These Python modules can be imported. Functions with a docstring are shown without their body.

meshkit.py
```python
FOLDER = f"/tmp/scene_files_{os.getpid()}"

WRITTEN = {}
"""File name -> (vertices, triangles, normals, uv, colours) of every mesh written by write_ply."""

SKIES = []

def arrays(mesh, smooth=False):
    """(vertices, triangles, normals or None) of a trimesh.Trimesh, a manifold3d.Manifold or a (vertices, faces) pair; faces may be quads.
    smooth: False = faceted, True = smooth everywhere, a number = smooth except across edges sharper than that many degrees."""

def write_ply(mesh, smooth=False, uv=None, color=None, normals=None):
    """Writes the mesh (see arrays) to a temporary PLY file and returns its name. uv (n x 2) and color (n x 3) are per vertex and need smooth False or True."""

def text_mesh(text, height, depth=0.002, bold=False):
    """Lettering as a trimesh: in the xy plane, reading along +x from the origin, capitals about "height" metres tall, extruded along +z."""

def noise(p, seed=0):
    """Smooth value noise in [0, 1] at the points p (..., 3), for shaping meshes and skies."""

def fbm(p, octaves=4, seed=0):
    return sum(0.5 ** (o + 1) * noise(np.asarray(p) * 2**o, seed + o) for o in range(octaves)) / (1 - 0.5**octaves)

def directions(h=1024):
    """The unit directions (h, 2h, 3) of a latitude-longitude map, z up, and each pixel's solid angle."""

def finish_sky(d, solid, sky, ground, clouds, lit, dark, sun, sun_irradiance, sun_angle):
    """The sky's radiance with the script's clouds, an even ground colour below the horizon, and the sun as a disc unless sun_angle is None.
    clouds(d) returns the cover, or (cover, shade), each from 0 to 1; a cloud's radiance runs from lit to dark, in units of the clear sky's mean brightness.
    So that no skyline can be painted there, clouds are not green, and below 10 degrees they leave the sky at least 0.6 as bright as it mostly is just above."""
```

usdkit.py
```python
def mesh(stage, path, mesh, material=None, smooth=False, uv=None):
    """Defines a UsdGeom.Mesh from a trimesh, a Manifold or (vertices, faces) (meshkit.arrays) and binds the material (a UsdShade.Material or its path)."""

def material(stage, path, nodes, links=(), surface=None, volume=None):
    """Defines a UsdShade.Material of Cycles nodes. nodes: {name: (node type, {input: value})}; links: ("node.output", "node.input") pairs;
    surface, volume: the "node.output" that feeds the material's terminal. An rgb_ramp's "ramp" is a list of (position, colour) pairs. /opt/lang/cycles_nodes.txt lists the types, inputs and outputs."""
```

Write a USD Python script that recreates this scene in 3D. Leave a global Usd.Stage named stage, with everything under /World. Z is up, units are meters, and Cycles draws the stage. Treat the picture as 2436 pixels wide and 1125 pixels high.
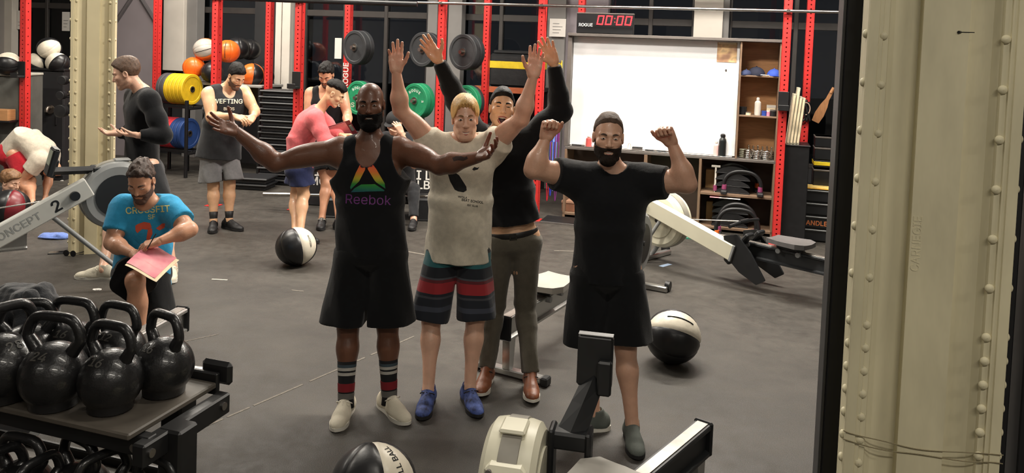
import math, random
import numpy as np, trimesh, manifold3d, usdkit, meshkit
from pxr import Usd, UsdGeom, UsdLux, UsdShade, Gf, Sdf
from shapely.geometry import Polygon, Point, LineString, box as sbox
from shapely.ops import unary_union

# ------------------------------------------------------------------ camera, light, exposure
stage = Usd.Stage.CreateInMemory()
UsdGeom.SetStageUpAxis(stage, 'Z'); UsdGeom.SetStageMetersPerUnit(stage, 1.0)
world = UsdGeom.Xform.Define(stage, '/World'); UsdGeom.Scope.Define(stage, '/World/Looks')
FPX, PPX, PPY, EYE = 1900.0, 1218.0, 200.0, np.array([0.0, 0.0, 2.05])
PITCH, ROLL = math.radians(2.7), math.radians(2.15)
FWD = np.array([0, math.cos(PITCH), -math.sin(PITCH)])
_r0, _u0 = np.array([1.0, 0, 0]), np.array([0, math.sin(PITCH), math.cos(PITCH)])
RIGHT = _r0 * math.cos(ROLL) + _u0 * math.sin(ROLL)
UP = -_r0 * math.sin(ROLL) + _u0 * math.cos(ROLL)
cam = UsdGeom.Camera.Define(stage, '/World/camera')
cm = np.eye(4); cm[0, :3], cm[1, :3], cm[2, :3], cm[3, :3] = RIGHT, UP, -FWD, EYE
cam.AddTransformOp().Set(Gf.Matrix4d(*cm.ravel().tolist()))
cam.CreateHorizontalApertureAttr(36.0); cam.CreateVerticalApertureAttr(36.0 * 1125 / 2436)
cam.CreateFocalLengthAttr(36.0 * FPX / 2436); cam.CreateVerticalApertureOffsetAttr((PPY - 562.5) / 2436 * 36.0)
cam.CreateClippingRangeAttr(Gf.Vec2f(0.1, 200.0)); cam.CreateExposureAttr(0.64)

dome = UsdLux.DomeLight.Define(stage, '/World/night_sky')
dome.CreateColorAttr(Gf.Vec3f(0.03, 0.03, 0.034)); dome.CreateIntensityAttr(0.12)
CEIL = 4.6
# (x, y, z, length, width, rotation, radiance): unseen ceiling tubes, out of view, placed to light people, board, column and walls
LAMPS = [(0.4, 6.5, 4.1, 1.8, .22, 0, 114), (-3.9, 8.3, 4.1, 1.8, .22, 8, 96), (3.2, 7.2, 4.1, 1.8, .22, -10, 60),
         (1.9, 8.15, 4.1, 1.8, .22, -15, 105), (-1.6, 9.3, 4.1, 1.8, .22, 0, 60), (-6.2, 6.3, 4.1, 1.8, .22, 0, 66), (-2.9, 5.9, 4.1, 1.8, .22, 0, 24),
         (0.9, -1.1, 4.1, 1.8, .22, 0, 46), (-3.4, -1.2, 4.1, 1.8, .22, 0, 18), (4.0, -0.8, 4.1, 1.8, .22, 0, 30), (-4.6, 10.9, 4.1, 1.8, .22, 12, 80), (0.4, 2.3, 4.1, 1.8, .22, 0, 19)]
for _i, (x, y, z, l, w, rz, e) in enumerate(LAMPS):
    lt = UsdLux.RectLight.Define(stage, '/World/unseen_ceiling_tube_light' + ('_%03d' % _i if _i else ''))
    lt.CreateWidthAttr(l); lt.CreateHeightAttr(w); lt.CreateIntensityAttr(e); lt.CreateColorAttr(Gf.Vec3f(1.0, .93, .82))
    lt.AddTranslateOp().Set(Gf.Vec3d(x, y, z)); lt.AddRotateZOp().Set(rz)

# ------------------------------------------------------------------ pixels of the photograph to places
def ray(px, py):
    d = FWD + (px - PPX) / FPX * RIGHT + (PPY - py) / FPX * UP
    return d
def at(px, py, y):                      # the point at world depth y on the ray through a pixel
    d = ray(px, py); return EYE + d * (y / d[1])
def atz(px, py, z=0.0):
    d = ray(px, py); return EYE + d * ((z - EYE[2]) / d[2])
RIG_A, RIG_B = atz(1272, 523), atz(1845, 580)
RU = (RIG_B - RIG_A); RU[2] = 0; RU /= np.linalg.norm(RU)         # along the rig and the rear wall, to the right
RV = np.array([-RU[1], RU[0], 0.0])                                # into the wall
RROT = math.degrees(math.atan2(RU[1], RU[0]))
def rig(u, v, z=0.0): return RIG_A + RU * u + RV * v + np.array([0, 0, z])
def onrig(px, py, v):                   # (u, z) where the ray meets the plane at depth v behind the rig line
    d = ray(px, py); t = (v + (RIG_A - EYE) @ RV) / (d @ RV); p = EYE + d * t
    return (p - RIG_A) @ RU, p[2]

# ------------------------------------------------------------------ materials
def lin(c):
    c = np.asarray(c, float) / 255.0
    return np.where(c < .04045, c / 12.92, ((c + .055) / 1.055) ** 2.4)
_mats = {}
def pm(name, col, rough=.5, metal=0.0, var=.12, scale=9.0, bump=0.0, bscale=60.0, sheen=0.0, sss=0.0, coat=0.0, spec=.5, col2=None, det=3.0, stretch=None):
    if name in _mats: return _mats[name]
    c = lin(col); a = np.clip(c * (1 - var), 0, 1); b = np.clip(c * (1 + var), 0, 1) if col2 is None else lin(col2)
    n = {'tc': ('texture_coordinate', {}), 'n': ('noise_texture', {'scale': scale, 'detail': det, 'roughness': .55}),
         'r': ('rgb_ramp', {'ramp': [(.3, a), (.7, b)]}),
         'p': ('principled_bsdf', {'roughness': rough, 'metallic': metal, 'sheen_weight': sheen, 'subsurface_weight': sss, 'subsurface_scale': .01, 'coat_weight': coat, 'specular_ior_level': spec})}
    src = 'tc.object'
    l = [('n.fac', 'r.fac'), ('r.color', 'p.base_color')]
    if stretch is not None:
        n['m'] = ('mapping', {'scale': stretch}); l += [('tc.object', 'm.vector')]; src = 'm.vector'
    l.append((src, 'n.vector'))
    if bump:
        n['bn'] = ('noise_texture', {'scale': bscale, 'detail': 2.0}); n['b'] = ('bump', {'strength': bump, 'distance': .004})
        l += [(src, 'bn.vector'), ('bn.fac', 'b.height'), ('b.normal', 'p.normal')]
    _mats[name] = usdkit.material(stage, '/World/Looks/' + name, n, l, surface='p.BSDF')
    return _mats[name]
def em(name, col, strength):
    if name not in _mats:
        _mats[name] = usdkit.material(stage, '/World/Looks/' + name, {'e': ('emission', {'color': lin(col), 'strength': strength})}, [], surface='e.emission')
    return _mats[name]

# ------------------------------------------------------------------ naming and objects
_names = {}
def numbered(parent, name):
    k = (parent, name); n = _names.get(k, 0); _names[k] = n + 1
    return parent + '/' + (name if n == 0 else '%s_%03d' % (name, n))
def tag(prim, label=None, cat=None, group=None, kind=None):
    for k, v in (('label', label), ('category', cat), ('group', group), ('kind', kind)):
        if v: prim.SetCustomDataByKey(k, v)
    return prim
class Thing:
    def __init__(s, name, label, cat, loc=(0, 0, 0), rz=0.0, group=None, kind=None):
        s.path = numbered('/World', name); s.loc = np.asarray(loc, float); s.rz = rz
        x = UsdGeom.Xform.Define(stage, s.path); x.AddTranslateOp().Set(Gf.Vec3d(*map(float, s.loc)))
        if rz: x.AddRotateZOp().Set(float(rz))
        s.prim = x.GetPrim(); tag(s.prim, label, cat, group, kind)
    def part(s, name, mesh, m, smooth=30, label=None, under=None, world=False, kind=None):
        if isinstance(mesh, (list, tuple)) and not isinstance(mesh[0], np.ndarray): mesh = cat(*mesh)
        if world: mesh = moved(mesh, -s.loc)
        p = numbered(under or s.path, name)
        g = usdkit.mesh(stage, p, mesh, m, smooth=smooth)
        tag(g.GetPrim(), label, None, None, kind)
        return p
def struct(name, mesh, m, smooth=30, label=None, cat=None):
    p = numbered('/World', name); g = usdkit.mesh(stage, p, mesh, m, smooth=smooth)
    tag(g.GetPrim(), label, cat, None, 'structure'); return p
def copy(t, name, label, loc, rz=0.0, group=None, cat=None, tilt=None):
    was = t.prim.GetCustomData()
    r = Thing(name, label, cat or was['category'], loc, 0.0, group or was.get('group'))
    x = UsdGeom.Xformable(r.prim)
    if rz: x.AddRotateZOp().Set(float(rz))
    if tilt is not None: x.AddRotateXYZOp().Set(Gf.Vec3f(*map(float, tilt)))
    r.prim.GetReferences().AddInternalReference(t.prim.GetPath()); r.prim.SetInstanceable(True)
    return r

# ------------------------------------------------------------------ mesh helpers
def cat(*ms):
    ms = [m for m in ms if m is not None]; vs, fs, n = [], [], 0
    for m in ms:
        v, f = (np.asarray(m.vertices), np.asarray(m.faces)) if hasattr(m, 'vertices') else (np.asarray(m[0]), np.asarray(m[1]))
        vs.append(v); fs.append(f + n); n += len(v)
    return trimesh.Trimesh(np.vstack(vs), np.vstack(fs), process=False)
def moved(m, t):
    v, f = (m.vertices, m.faces) if hasattr(m, 'vertices') else m
    return trimesh.Trimesh(np.asarray(v) + np.asarray(t), f, process=False)
def rot(m, deg, axis=(0, 0, 1), about=(0, 0, 0)):
    m = m.copy(); m.apply_transform(trimesh.transformations.rotation_matrix(math.radians(deg), axis, about)); return m
def bx(x0, x1, y0, y1, z0, z1, bev=0.0):
    x0, x1, y0, y1, z0, z1 = min(x0, x1), max(x0, x1), min(y0, y1), max(y0, y1), min(z0, z1), max(z0, z1)
    if not bev:
        m = trimesh.creation.box((x1 - x0, y1 - y0, z1 - z0)); m.apply_translation(((x0 + x1) / 2, (y0 + y1) / 2, (z0 + z1) / 2)); return m
    b = min(bev, (x1 - x0) * .49, (y1 - y0) * .49, (z1 - z0) * .49); p = []
    for x in (x0, x1):
        for y in (y0, y1):
            for z in (z0, z1):
                sx, sy, sz = (1 if x == x0 else -1), (1 if y == y0 else -1), (1 if z == z0 else -1)
                p += [(x + sx * b, y + sy * b, z), (x + sx * b, y, z + sz * b), (x, y + sy * b, z + sz * b)]
    return trimesh.convex.convex_hull(np.array(p))
def tube(pts, r, n=10, cap=True, rb=None, up=None):       # r: radius or radii; rb: second radius for an oval section
    p = np.asarray(pts, float); r = np.broadcast_to(np.asarray(r, float), (len(p),)); rb = r if rb is None else np.broadcast_to(np.asarray(rb, float), (len(p),))
    t = np.gradient(p, axis=0) if len(p) > 2 else np.repeat([p[-1] - p[0]], len(p), 0)
    t /= np.linalg.norm(t, axis=1, keepdims=True) + 1e-12
    u0 = np.array(up, float) if up is not None else (np.array([0, 0, 1.]) if abs(t[0, 2]) < .9 else np.array([1., 0, 0]))
    A = []
    for i in range(len(p)):
        u0 = u0 - t[i] * (u0 @ t[i]); u0 /= np.linalg.norm(u0) + 1e-12; A.append(u0)
    A = np.array(A); B = np.cross(t, A); an = np.arange(n) * 2 * np.pi / n
    v = p[:, None] + (np.cos(an)[None, :, None] * A[:, None]) * r[:, None, None] + (np.sin(an)[None, :, None] * B[:, None]) * rb[:, None, None]
    v = v.reshape(-1, 3); i, j = np.meshgrid(np.arange(len(p) - 1), np.arange(n), indexing='ij')
    a, b, c, d = i * n + j, i * n + (j + 1) % n, (i + 1) * n + (j + 1) % n, (i + 1) * n + j
    f = np.vstack([np.stack([a, b, c], -1).reshape(-1, 3), np.stack([a, c, d], -1).reshape(-1, 3)])
    if cap:
        v = np.vstack([v, p[0], p[-1]]); k = len(p) * n; js = np.arange(n)
        f = np.vstack([f, np.stack([np.full(n, k), (js + 1) % n, js], 1), np.stack([np.full(n, k + 1), (len(p) - 1) * n + js, (len(p) - 1) * n + (js + 1) % n], 1)])
    return trimesh.Trimesh(v, f, process=False)
def cyl(a, b, r, n=20, r2=None): return tube([a, b], [r, r if r2 is None else r2], n)
def lathe(prof, n=32):                                     # (radius, z) pairs about the z axis
    p = np.asarray(prof, float); an = np.arange(n) * 2 * np.pi / n
    v = np.stack([p[:, None, 0] * np.cos(an), p[:, None, 0] * np.sin(an), np.broadcast_to(p[:, None, 1], (len(p), n))], -1).reshape(-1, 3)
    i, j = np.meshgrid(np.arange(len(p) - 1), np.arange(n), indexing='ij')
    a, b, c, d = i * n + j, i * n + (j + 1) % n, (i + 1) * n + (j + 1) % n, (i + 1) * n + j
    f = np.vstack([np.stack([a, b, c], -1).reshape(-1, 3), np.stack([a, c, d], -1).reshape(-1, 3)])
    return trimesh.Trimesh(v, f, process=False)
def extr(poly, h):
    poly = poly if hasattr(poly, 'exterior') or hasattr(poly, 'geoms') else Polygon(poly)
    return cat(*[trimesh.creation.extrude_polygon(g, h, engine='earcut') for g in getattr(poly, 'geoms', [poly])])
def basis(m, X, Y, Z, o=(0, 0, 0)):                        # place a mesh by its three axes and origin
    v = np.asarray(m.vertices); return trimesh.Trimesh(v @ np.array([X, Y, Z], float) + np.asarray(o, float), m.faces, process=False)
def unit(v): v = np.asarray(v, float); return v / (np.linalg.norm(v) + 1e-12)
def sph(c, r, sub=2):
    m = trimesh.creation.icosphere(sub, 1.0); m.vertices = m.vertices * np.asarray(r) + np.asarray(c); return m
def text(s, h, d=.002, bold=False): return meshkit.text_mesh(s, h, d, bold)
def smooth_path(p, n=24):
    p = np.asarray(p, float); t = np.linspace(0, 1, len(p)); from_ = np.linspace(0, 1, n)
    from scipy.interpolate import CubicSpline
    return CubicSpline(t, p)(from_) if len(p) > 2 else np.array([p[0] + (p[1] - p[0]) * q for q in from_])
# ------------------------------------------------------------------ bodies: smooth unions of round cones and ellipsoids, meshed by surface nets
class Field:
    def __init__(s, prims, h, clip=(), pad=.03):
        s.h = h; bb = np.array([p[1] for p in prims if p[0] > 0]); s.lo = bb[:, 0].min(0) - pad; hi = bb[:, 1].max(0) + pad
        s.n = np.ceil((hi - s.lo) / h).astype(int) + 1
        s.ax = [s.lo[i] + h * np.arange(s.n[i]) for i in range(3)]
        s.F = np.full(s.n, .06, np.float32)
        for sign, (a, b), fn, k in prims: s.apply(sign, a, b, fn, k)
    def apply(s, sign, a, b, fn, k):
        m = max(k, 2.5 * s.h) + .012
        i0 = np.clip(np.floor((a - m - s.lo) / s.h).astype(int), 0, s.n); i1 = np.clip(np.ceil((b + m - s.lo) / s.h).astype(int) + 1, 0, s.n)
        if (i1 <= i0).any(): return
        sl = tuple(slice(i0[i], i1[i]) for i in range(3))
        X, Y, Z = np.meshgrid(*[s.ax[i][sl[i]].astype(np.float32) for i in range(3)], indexing='ij', sparse=True)
        d = fn(X, Y, Z); o = s.F[sl]
        if sign > 0:
            hh = np.maximum(k - np.abs(o - d), 0); s.F[sl] = np.minimum(o, d) - hh * hh / (4 * k)
        else:
            d = -d; hh = np.maximum(k - np.abs(o - d), 0); s.F[sl] = np.maximum(o, d) + hh * hh / (4 * k)
    def grids(s): return np.meshgrid(*[x.astype(np.float32) for x in s.ax], indexing='ij', sparse=True)
    def mesh(s): return nets(s.F, s.lo, s.h)

def nets(F, lo, h):
    F = F.copy(); F[[0, -1]] = .05; F[:, [0, -1]] = .05; F[:, :, [0, -1]] = .05
    S = F < 0; c = np.zeros(np.array(F.shape) - 1, np.int8)
    for i, j, k in np.ndindex(2, 2, 2): c += S[i:i + c.shape[0], j:j + c.shape[1], k:k + c.shape[2]]
    I = np.argwhere((c > 0) & (c < 8)); vid = np.full(c.shape, -1, np.int32); vid[tuple(I.T)] = np.arange(len(I))
    P = np.zeros((len(I), 3)); N = np.zeros(len(I)); cor = list(np.ndindex(2, 2, 2))
    val = {o: F[I[:, 0] + o[0], I[:, 1] + o[1], I[:, 2] + o[2]] for o in cor}
    for a in cor:
        for ax in range(3):
            if a[ax]: continue
            b = tuple(1 if q == ax else a[q] for q in range(3)); fa, fb = val[a], val[b]; m = (fa < 0) != (fb < 0)
            t = np.where(m, fa / np.where(m, fa - fb, 1), 0); q = np.tile(np.array(a, float), (len(I), 1)); q[:, ax] += t
            P += q * m[:, None]; N += m
    V = lo + h * (I + P / N[:, None]); Q = []
    for ax in range(3):
        o1, o2 = [(1, 2), (2, 0), (0, 1)][ax]
        a = [slice(None)] * 3; b = [slice(None)] * 3; a[ax], b[ax] = slice(0, -1), slice(1, None)
        E = np.argwhere(S[tuple(a)] != S[tuple(b)]); E = E[(E[:, o1] > 0) & (E[:, o2] > 0)]
        E = E[(E[:, o1] < F.shape[o1] - 1) & (E[:, o2] < F.shape[o2] - 1)]
        ins = S[E[:, 0], E[:, 1], E[:, 2]]; d1, d2 = np.zeros(3, int), np.zeros(3, int); d1[o1] = 1; d2[o2] = 1
        q = np.stack([vid[tuple(x.T)] for x in (E - d1 - d2, E - d2, E, E - d1)], 1)
        Q.append(np.where(ins[:, None], q, q[:, ::-1]))
    Q = np.vstack(Q)
    return trimesh.Trimesh(V, np.vstack([Q[:, [0, 1, 2]], Q[:, [0, 2, 3]]]), process=False)

def simp(m, tol):                                            # drops points that move the surface less than tol
    try:
        q = manifold3d.Manifold(manifold3d.Mesh(np.asarray(m.vertices, np.float32), np.asarray(m.faces, np.uint32)))
        if q.is_empty(): return m
        o = q.simplify(tol).to_mesh(); return trimesh.Trimesh(o.vert_properties[:, :3], o.tri_verts, process=False)
    except Exception: return m
def A_(v): return np.asarray(v, float)
def rc(a, b, ra, rb=None, k=.03, sign=1):                   # round cone
    a, b = A_(a), A_(b); rb = ra if rb is None else rb; ba = b - a; L2 = float(ba @ ba) + 1e-9; R = max(ra, rb)
    def fn(X, Y, Z):
        x, y, z = X - a[0], Y - a[1], Z - a[2]; t = np.clip((x * ba[0] + y * ba[1] + z * ba[2]) / L2, 0, 1)
        return np.sqrt((x - t * ba[0]) ** 2 + (y - t * ba[1]) ** 2 + (z - t * ba[2]) ** 2) - (ra + (rb - ra) * t)
    return (sign, (np.minimum(a, b) - R, np.maximum(a, b) + R), fn, k)
def el(c, r, R=None, k=.03, sign=1):                        # ellipsoid; R rows are its axes
    c, r = A_(c), A_(r) * np.ones(3); R = np.eye(3) if R is None else A_(R); ex = np.sqrt(((R * r[:, None]) ** 2).sum(0))
    def fn(X, Y, Z):
        x, y, z = X - c[0], Y - c[1], Z - c[2]; q = [R[i, 0] * x + R[i, 1] * y + R[i, 2] * z for i in range(3)]
        k0 = np.sqrt(sum((q[i] / r[i]) ** 2 for i in range(3))); k1 = np.sqrt(sum((q[i] / r[i] ** 2) ** 2 for i in range(3)))
        return k0 * (k0 - 1) / np.maximum(k1, 1e-6)
    return (sign, (c - ex, c + ex), fn, k)
def ec(a, b, lat, r0, r1, k=.03, rnd=.006, sign=1, wave=None):         # flat-ended elliptic cone from a to b; lat: direction of the first radius
    a, b = A_(a), A_(b); w = b - a; L = np.linalg.norm(w); w = w / L; u = A_(lat) - w * (A_(lat) @ w); u = unit(u); v = np.cross(w, u); R = max(*r0, *r1)
    def fn(X, Y, Z):
        x, y, z = X - a[0], Y - a[1], Z - a[2]; t = x * w[0] + y * w[1] + z * w[2]; p = x * u[0] + y * u[1] + z * u[2]; q = x * v[0] + y * v[1] + z * v[2]
        s_ = np.clip(t / L, 0, 1); rx = r0[0] + (r1[0] - r0[0]) * s_; ry = r0[1] + (r1[1] - r0[1]) * s_
        if wave is not None:                                  # folds: (amplitude, count, phase, where along)
            th = np.arctan2(q, p); f = wave[0] * np.sin(wave[1] * th + wave[2] + 5 * s_) * np.clip(wave[3](s_), 0, 1); rx = rx + f; ry = ry + f
        k0 = np.sqrt((p / rx) ** 2 + (q / ry) ** 2); k1 = np.sqrt((p / rx ** 2) ** 2 + (q / ry ** 2) ** 2)
        d = k0 * (k0 - 1) / np.maximum(k1, 1e-6); e = np.abs(t - L / 2) - L / 2
        d, e = d + rnd, e + rnd
        return np.where((d > 0) & (e > 0), np.sqrt(d * d + e * e), np.maximum(d, e)) - rnd
    return (sign, (np.minimum(a, b) - R, np.maximum(a, b) + R), fn, k)
def cut(o, n, lo, hi, k=.004):                              # removes the side of the plane that n points to, inside the box lo..hi
    o, n = A_(o), unit(n)
    def fn(X, Y, Z): return -((X - o[0]) * n[0] + (Y - o[1]) * n[1] + (Z - o[2]) * n[2])
    return (-1, (A_(lo), A_(hi)), fn, k)

def join(ms, tol=.0004):
    try:
        r = None
        for m in ms:
            q = manifold3d.Manifold(manifold3d.Mesh(np.asarray(m.vertices, np.float32), np.asarray(m.faces, np.uint32)))
            if q.is_empty(): raise ValueError
            r = q if r is None else r + q
        o = r.simplify(tol).to_mesh(); return trimesh.Trimesh(o.vert_properties[:, :3], o.tri_verts, process=False)
    except Exception as e:
        return cat(*ms)
def puff(m, amp, freq, seed=0, aniso=(1, 1, 1)):            # cloth folds: moves the points along their normals
    if not amp: return m
    v, f, n = meshkit.arrays(m, True); d = meshkit.fbm(v * np.asarray(aniso) * freq, 3, seed) - .5
    return trimesh.Trimesh(v + n * (d * 2 * amp)[:, None], f, process=False)

def arm_prims(S, E, W, m=1.0, k=.035):
    S, E, W = A_(S), A_(E), A_(W); u = E - S; f = W - E; mid = S + u * .55; n = np.cross(u, f); n = unit(n) if np.linalg.norm(n) > 1e-5 else np.array([0, 1., 0])
    side = unit(np.cross(n, u)); side = side if side @ f > 0 else -side
    return [rc(S, S + u * .35, .058 * m, .053 * m, k), rc(S + u * .3, E, .049 * m, .040 * m, k), el(mid + side * .010, (.052 * m, .05 * m, .105), [unit(np.cross(u, n)), n, unit(u)], k),
            rc(E, E + f * .32, .0405 * m, .046 * m, k), rc(E + f * .3, W, .045 * m, .027 * m, k)]
def leg_prims(H, K, A, m=1.0, k=.035, back=(0, 1, 0)):
    H, K, A = A_(H), A_(K), A_(A); c = A - K; bk = A_(back)
    return [rc(H, H + (K - H) * .5, .088 * m, .076 * m, k), rc(H + (K - H) * .5, K, .076 * m, .053 * m, k), rc(K, K + c * .3, .052 * m, .050 * m, k), el(K + c * .3 + bk * .018, (.050 * m, .052 * m, .12), _fr(c), k),
            rc(K + c * .3, A, .049 * m, .034 * m, k), rc(A, A + unit(c) * .025, .034 * m, .032 * m, .02), el(K - bk * .018, (.038, .034, .045), _fr(c), .03)]
def _fr(d):
    d = unit(d); x = np.cross(d, [0, 1, 0]) if abs(d[1]) < .9 else np.cross(d, [1, 0, 0]); x = unit(x); return np.array([x, np.cross(d, x), d])

def hand_prims(W, D, N, thumb, curl=(.15, .15, .15, .18), splay=.10, size=1.0, tcurl=.2, tout=.8, wristfrom=None):
    """W wrist, D finger direction, N where the palm faces, thumb: a direction on the thumb's side"""
    W, D = A_(W), unit(D); N = unit(A_(N) - D * (A_(N) @ D)); S = np.cross(D, N); S = S if S @ A_(thumb) > 0 else -S; z = size; P = []
    back = D if wristfrom is None else unit(W - A_(wristfrom))
    P.append(rc(W - back * .03, W + D * .012, .0245 * z, .025 * z, .012))
    offs = [.030, .0105, -.010, -.029]; kl = [.094, .098, .092, .084]; fl = [.076, .084, .077, .060]; fr_ = [.0092, .0096, .0090, .0078]
    K = []
    for o, l in zip(offs, kl):
        b = W + D * .01 + S * o * .5 * z; kn = W + D * l * z + S * o * z; K.append(kn); P.append(rc(b, kn, .0155 * z, .0125 * z, .014))
    P.append(rc(W + D * .02 * z + S * .02 * z + N * .008, W + D * .055 * z + S * .028 * z + N * .01, .017 * z, .013 * z, .014))     # ball of the thumb
    P.append(rc(W + D * .02 * z - S * .02 * z + N * .006, W + D * .06 * z - S * .027 * z + N * .006, .015 * z, .013 * z, .014))
    for i in range(4):
        d = unit(D + S * splay * (1.5 - i)); p = K[i]; r = fr_[i] * z; c = curl[i] if np.ndim(curl[i]) else (curl[i], curl[i] * 1.2, curl[i] * .8)
        ang = 0
        for q, (part, cc) in enumerate(zip((.45, .30, .25), c)):
            ang += cc; dd = unit(d * math.cos(ang) + N * math.sin(ang)); e = p + dd * fl[i] * part * z
            P.append(rc(p, e, r * (1.06 - .06 * q), r * (.98 - .07 * q), .0035 if q else .008)); p = e
    d = unit(D * (1 - tout * .5) + S * tout + N * .25); p = W + D * .028 * z + S * .022 * z + N * .006
    for q, (l, r) in enumerate(((.046, .0135), (.034, .0112), (.028, .0095))):
        e = p + d * l * z; P.append(rc(p, e, r * z, r * .88 * z, .010 if q == 0 else .004)); p = e; d = unit(d + D * tcurl + N * tcurl * .9 - S * tcurl * .6)
    return P

# ------------------------------------------------------------------ heads
def head_frame(fwd, up=(0, 0, 1), tilt=0.0):
    Y = unit(fwd); Z = A_(up) - Y * (A_(up) @ Y); Z = unit(Z); X = np.cross(Y, Z)
    if tilt: c, s = math.cos(tilt), math.sin(tilt); X, Z = X * c + Z * s, Z * c - X * s
    return np.array([X, Y, Z])
def head_prims(C, R, s=1.0, wide=1.0, jaw=1.0, mouth='smile', neck=None, nose=1.0):
    def p(x, y, z): return C + (np.array([x * wide, y, z]) * s) @ R
    E = lambda c, r, k=.02, sg=1: el(p(*c), A_(r) * s * A_((wide, 1, 1)), R, k, sg)
    L = lambda a, b, ra, rb=None, k=.012, sg=1: rc(p(*a), p(*b), ra * s, (ra if rb is None else rb) * s, k, sg)
    P = [E((0, -.012, .030), (.074, .096, .086)), E((0, .030, -.030), (.060, .066, .082), .03), E((0, .02, -.065), (.054 * jaw, .058, .05), .03)]
    for q in (-1, 1):
        P += [L((q * .050 * jaw, .0, -.062), (q * .026, .066, -.102), .020, .017, .025), E((q * .043, .060, -.026), (.022, .022, .018), .022), L((q * .012, .087, .017), (q * .046, .070, .019), .0085, .008, .014),
              E((q * .076, -.006, -.010), (.009, .020, .031), .006), E((q * .083, -.003, -.008), (.006, .011, .018), .004, -1)]
    P += [L((-.012, .074, -.104), (.012, .074, -.104), .018, .018, .02), E((0, .074, -.070), (.030, .018, .022), .018)]
    for q in (-1, 1):
        P += [E((q * .031, .099, -.001), (.017, .018, .0105), .012, -1), E((q * .031, .0735, -.001), (.0165, .016, .0125), .005),
              E((q * .030, .068, -.064), (.016, .018, .016), .014)]
    P += [L((0, .084, .010), (0, .103 + .004 * nose, -.032), .0075, .0105, .010), E((0, .103 + .004 * nose, -.036), (.0115, .0105, .0095), .006)]
    for q in (-1, 1): P += [E((q * .0125, .092, -.039), (.0085, .0095, .0075), .005), E((q * .006, .099, -.0475), (.0032, .004, .003), .003, -1)]
    if mouth == 'open':
        P += [E((0, .088, -.086), (.026, .030, .0225), .004, -1)]
    elif mouth == 'smile':
        P += [L((q * .027, .083, -.0665), (0, .096, -.0755), .0035, .0048, .003, -1) for q in (-1, 1)]
    if neck is not None: P.insert(0, rc(neck, p(0, -.022, -.055), .052 * s, .054 * s, .03))
    return P, p

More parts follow.
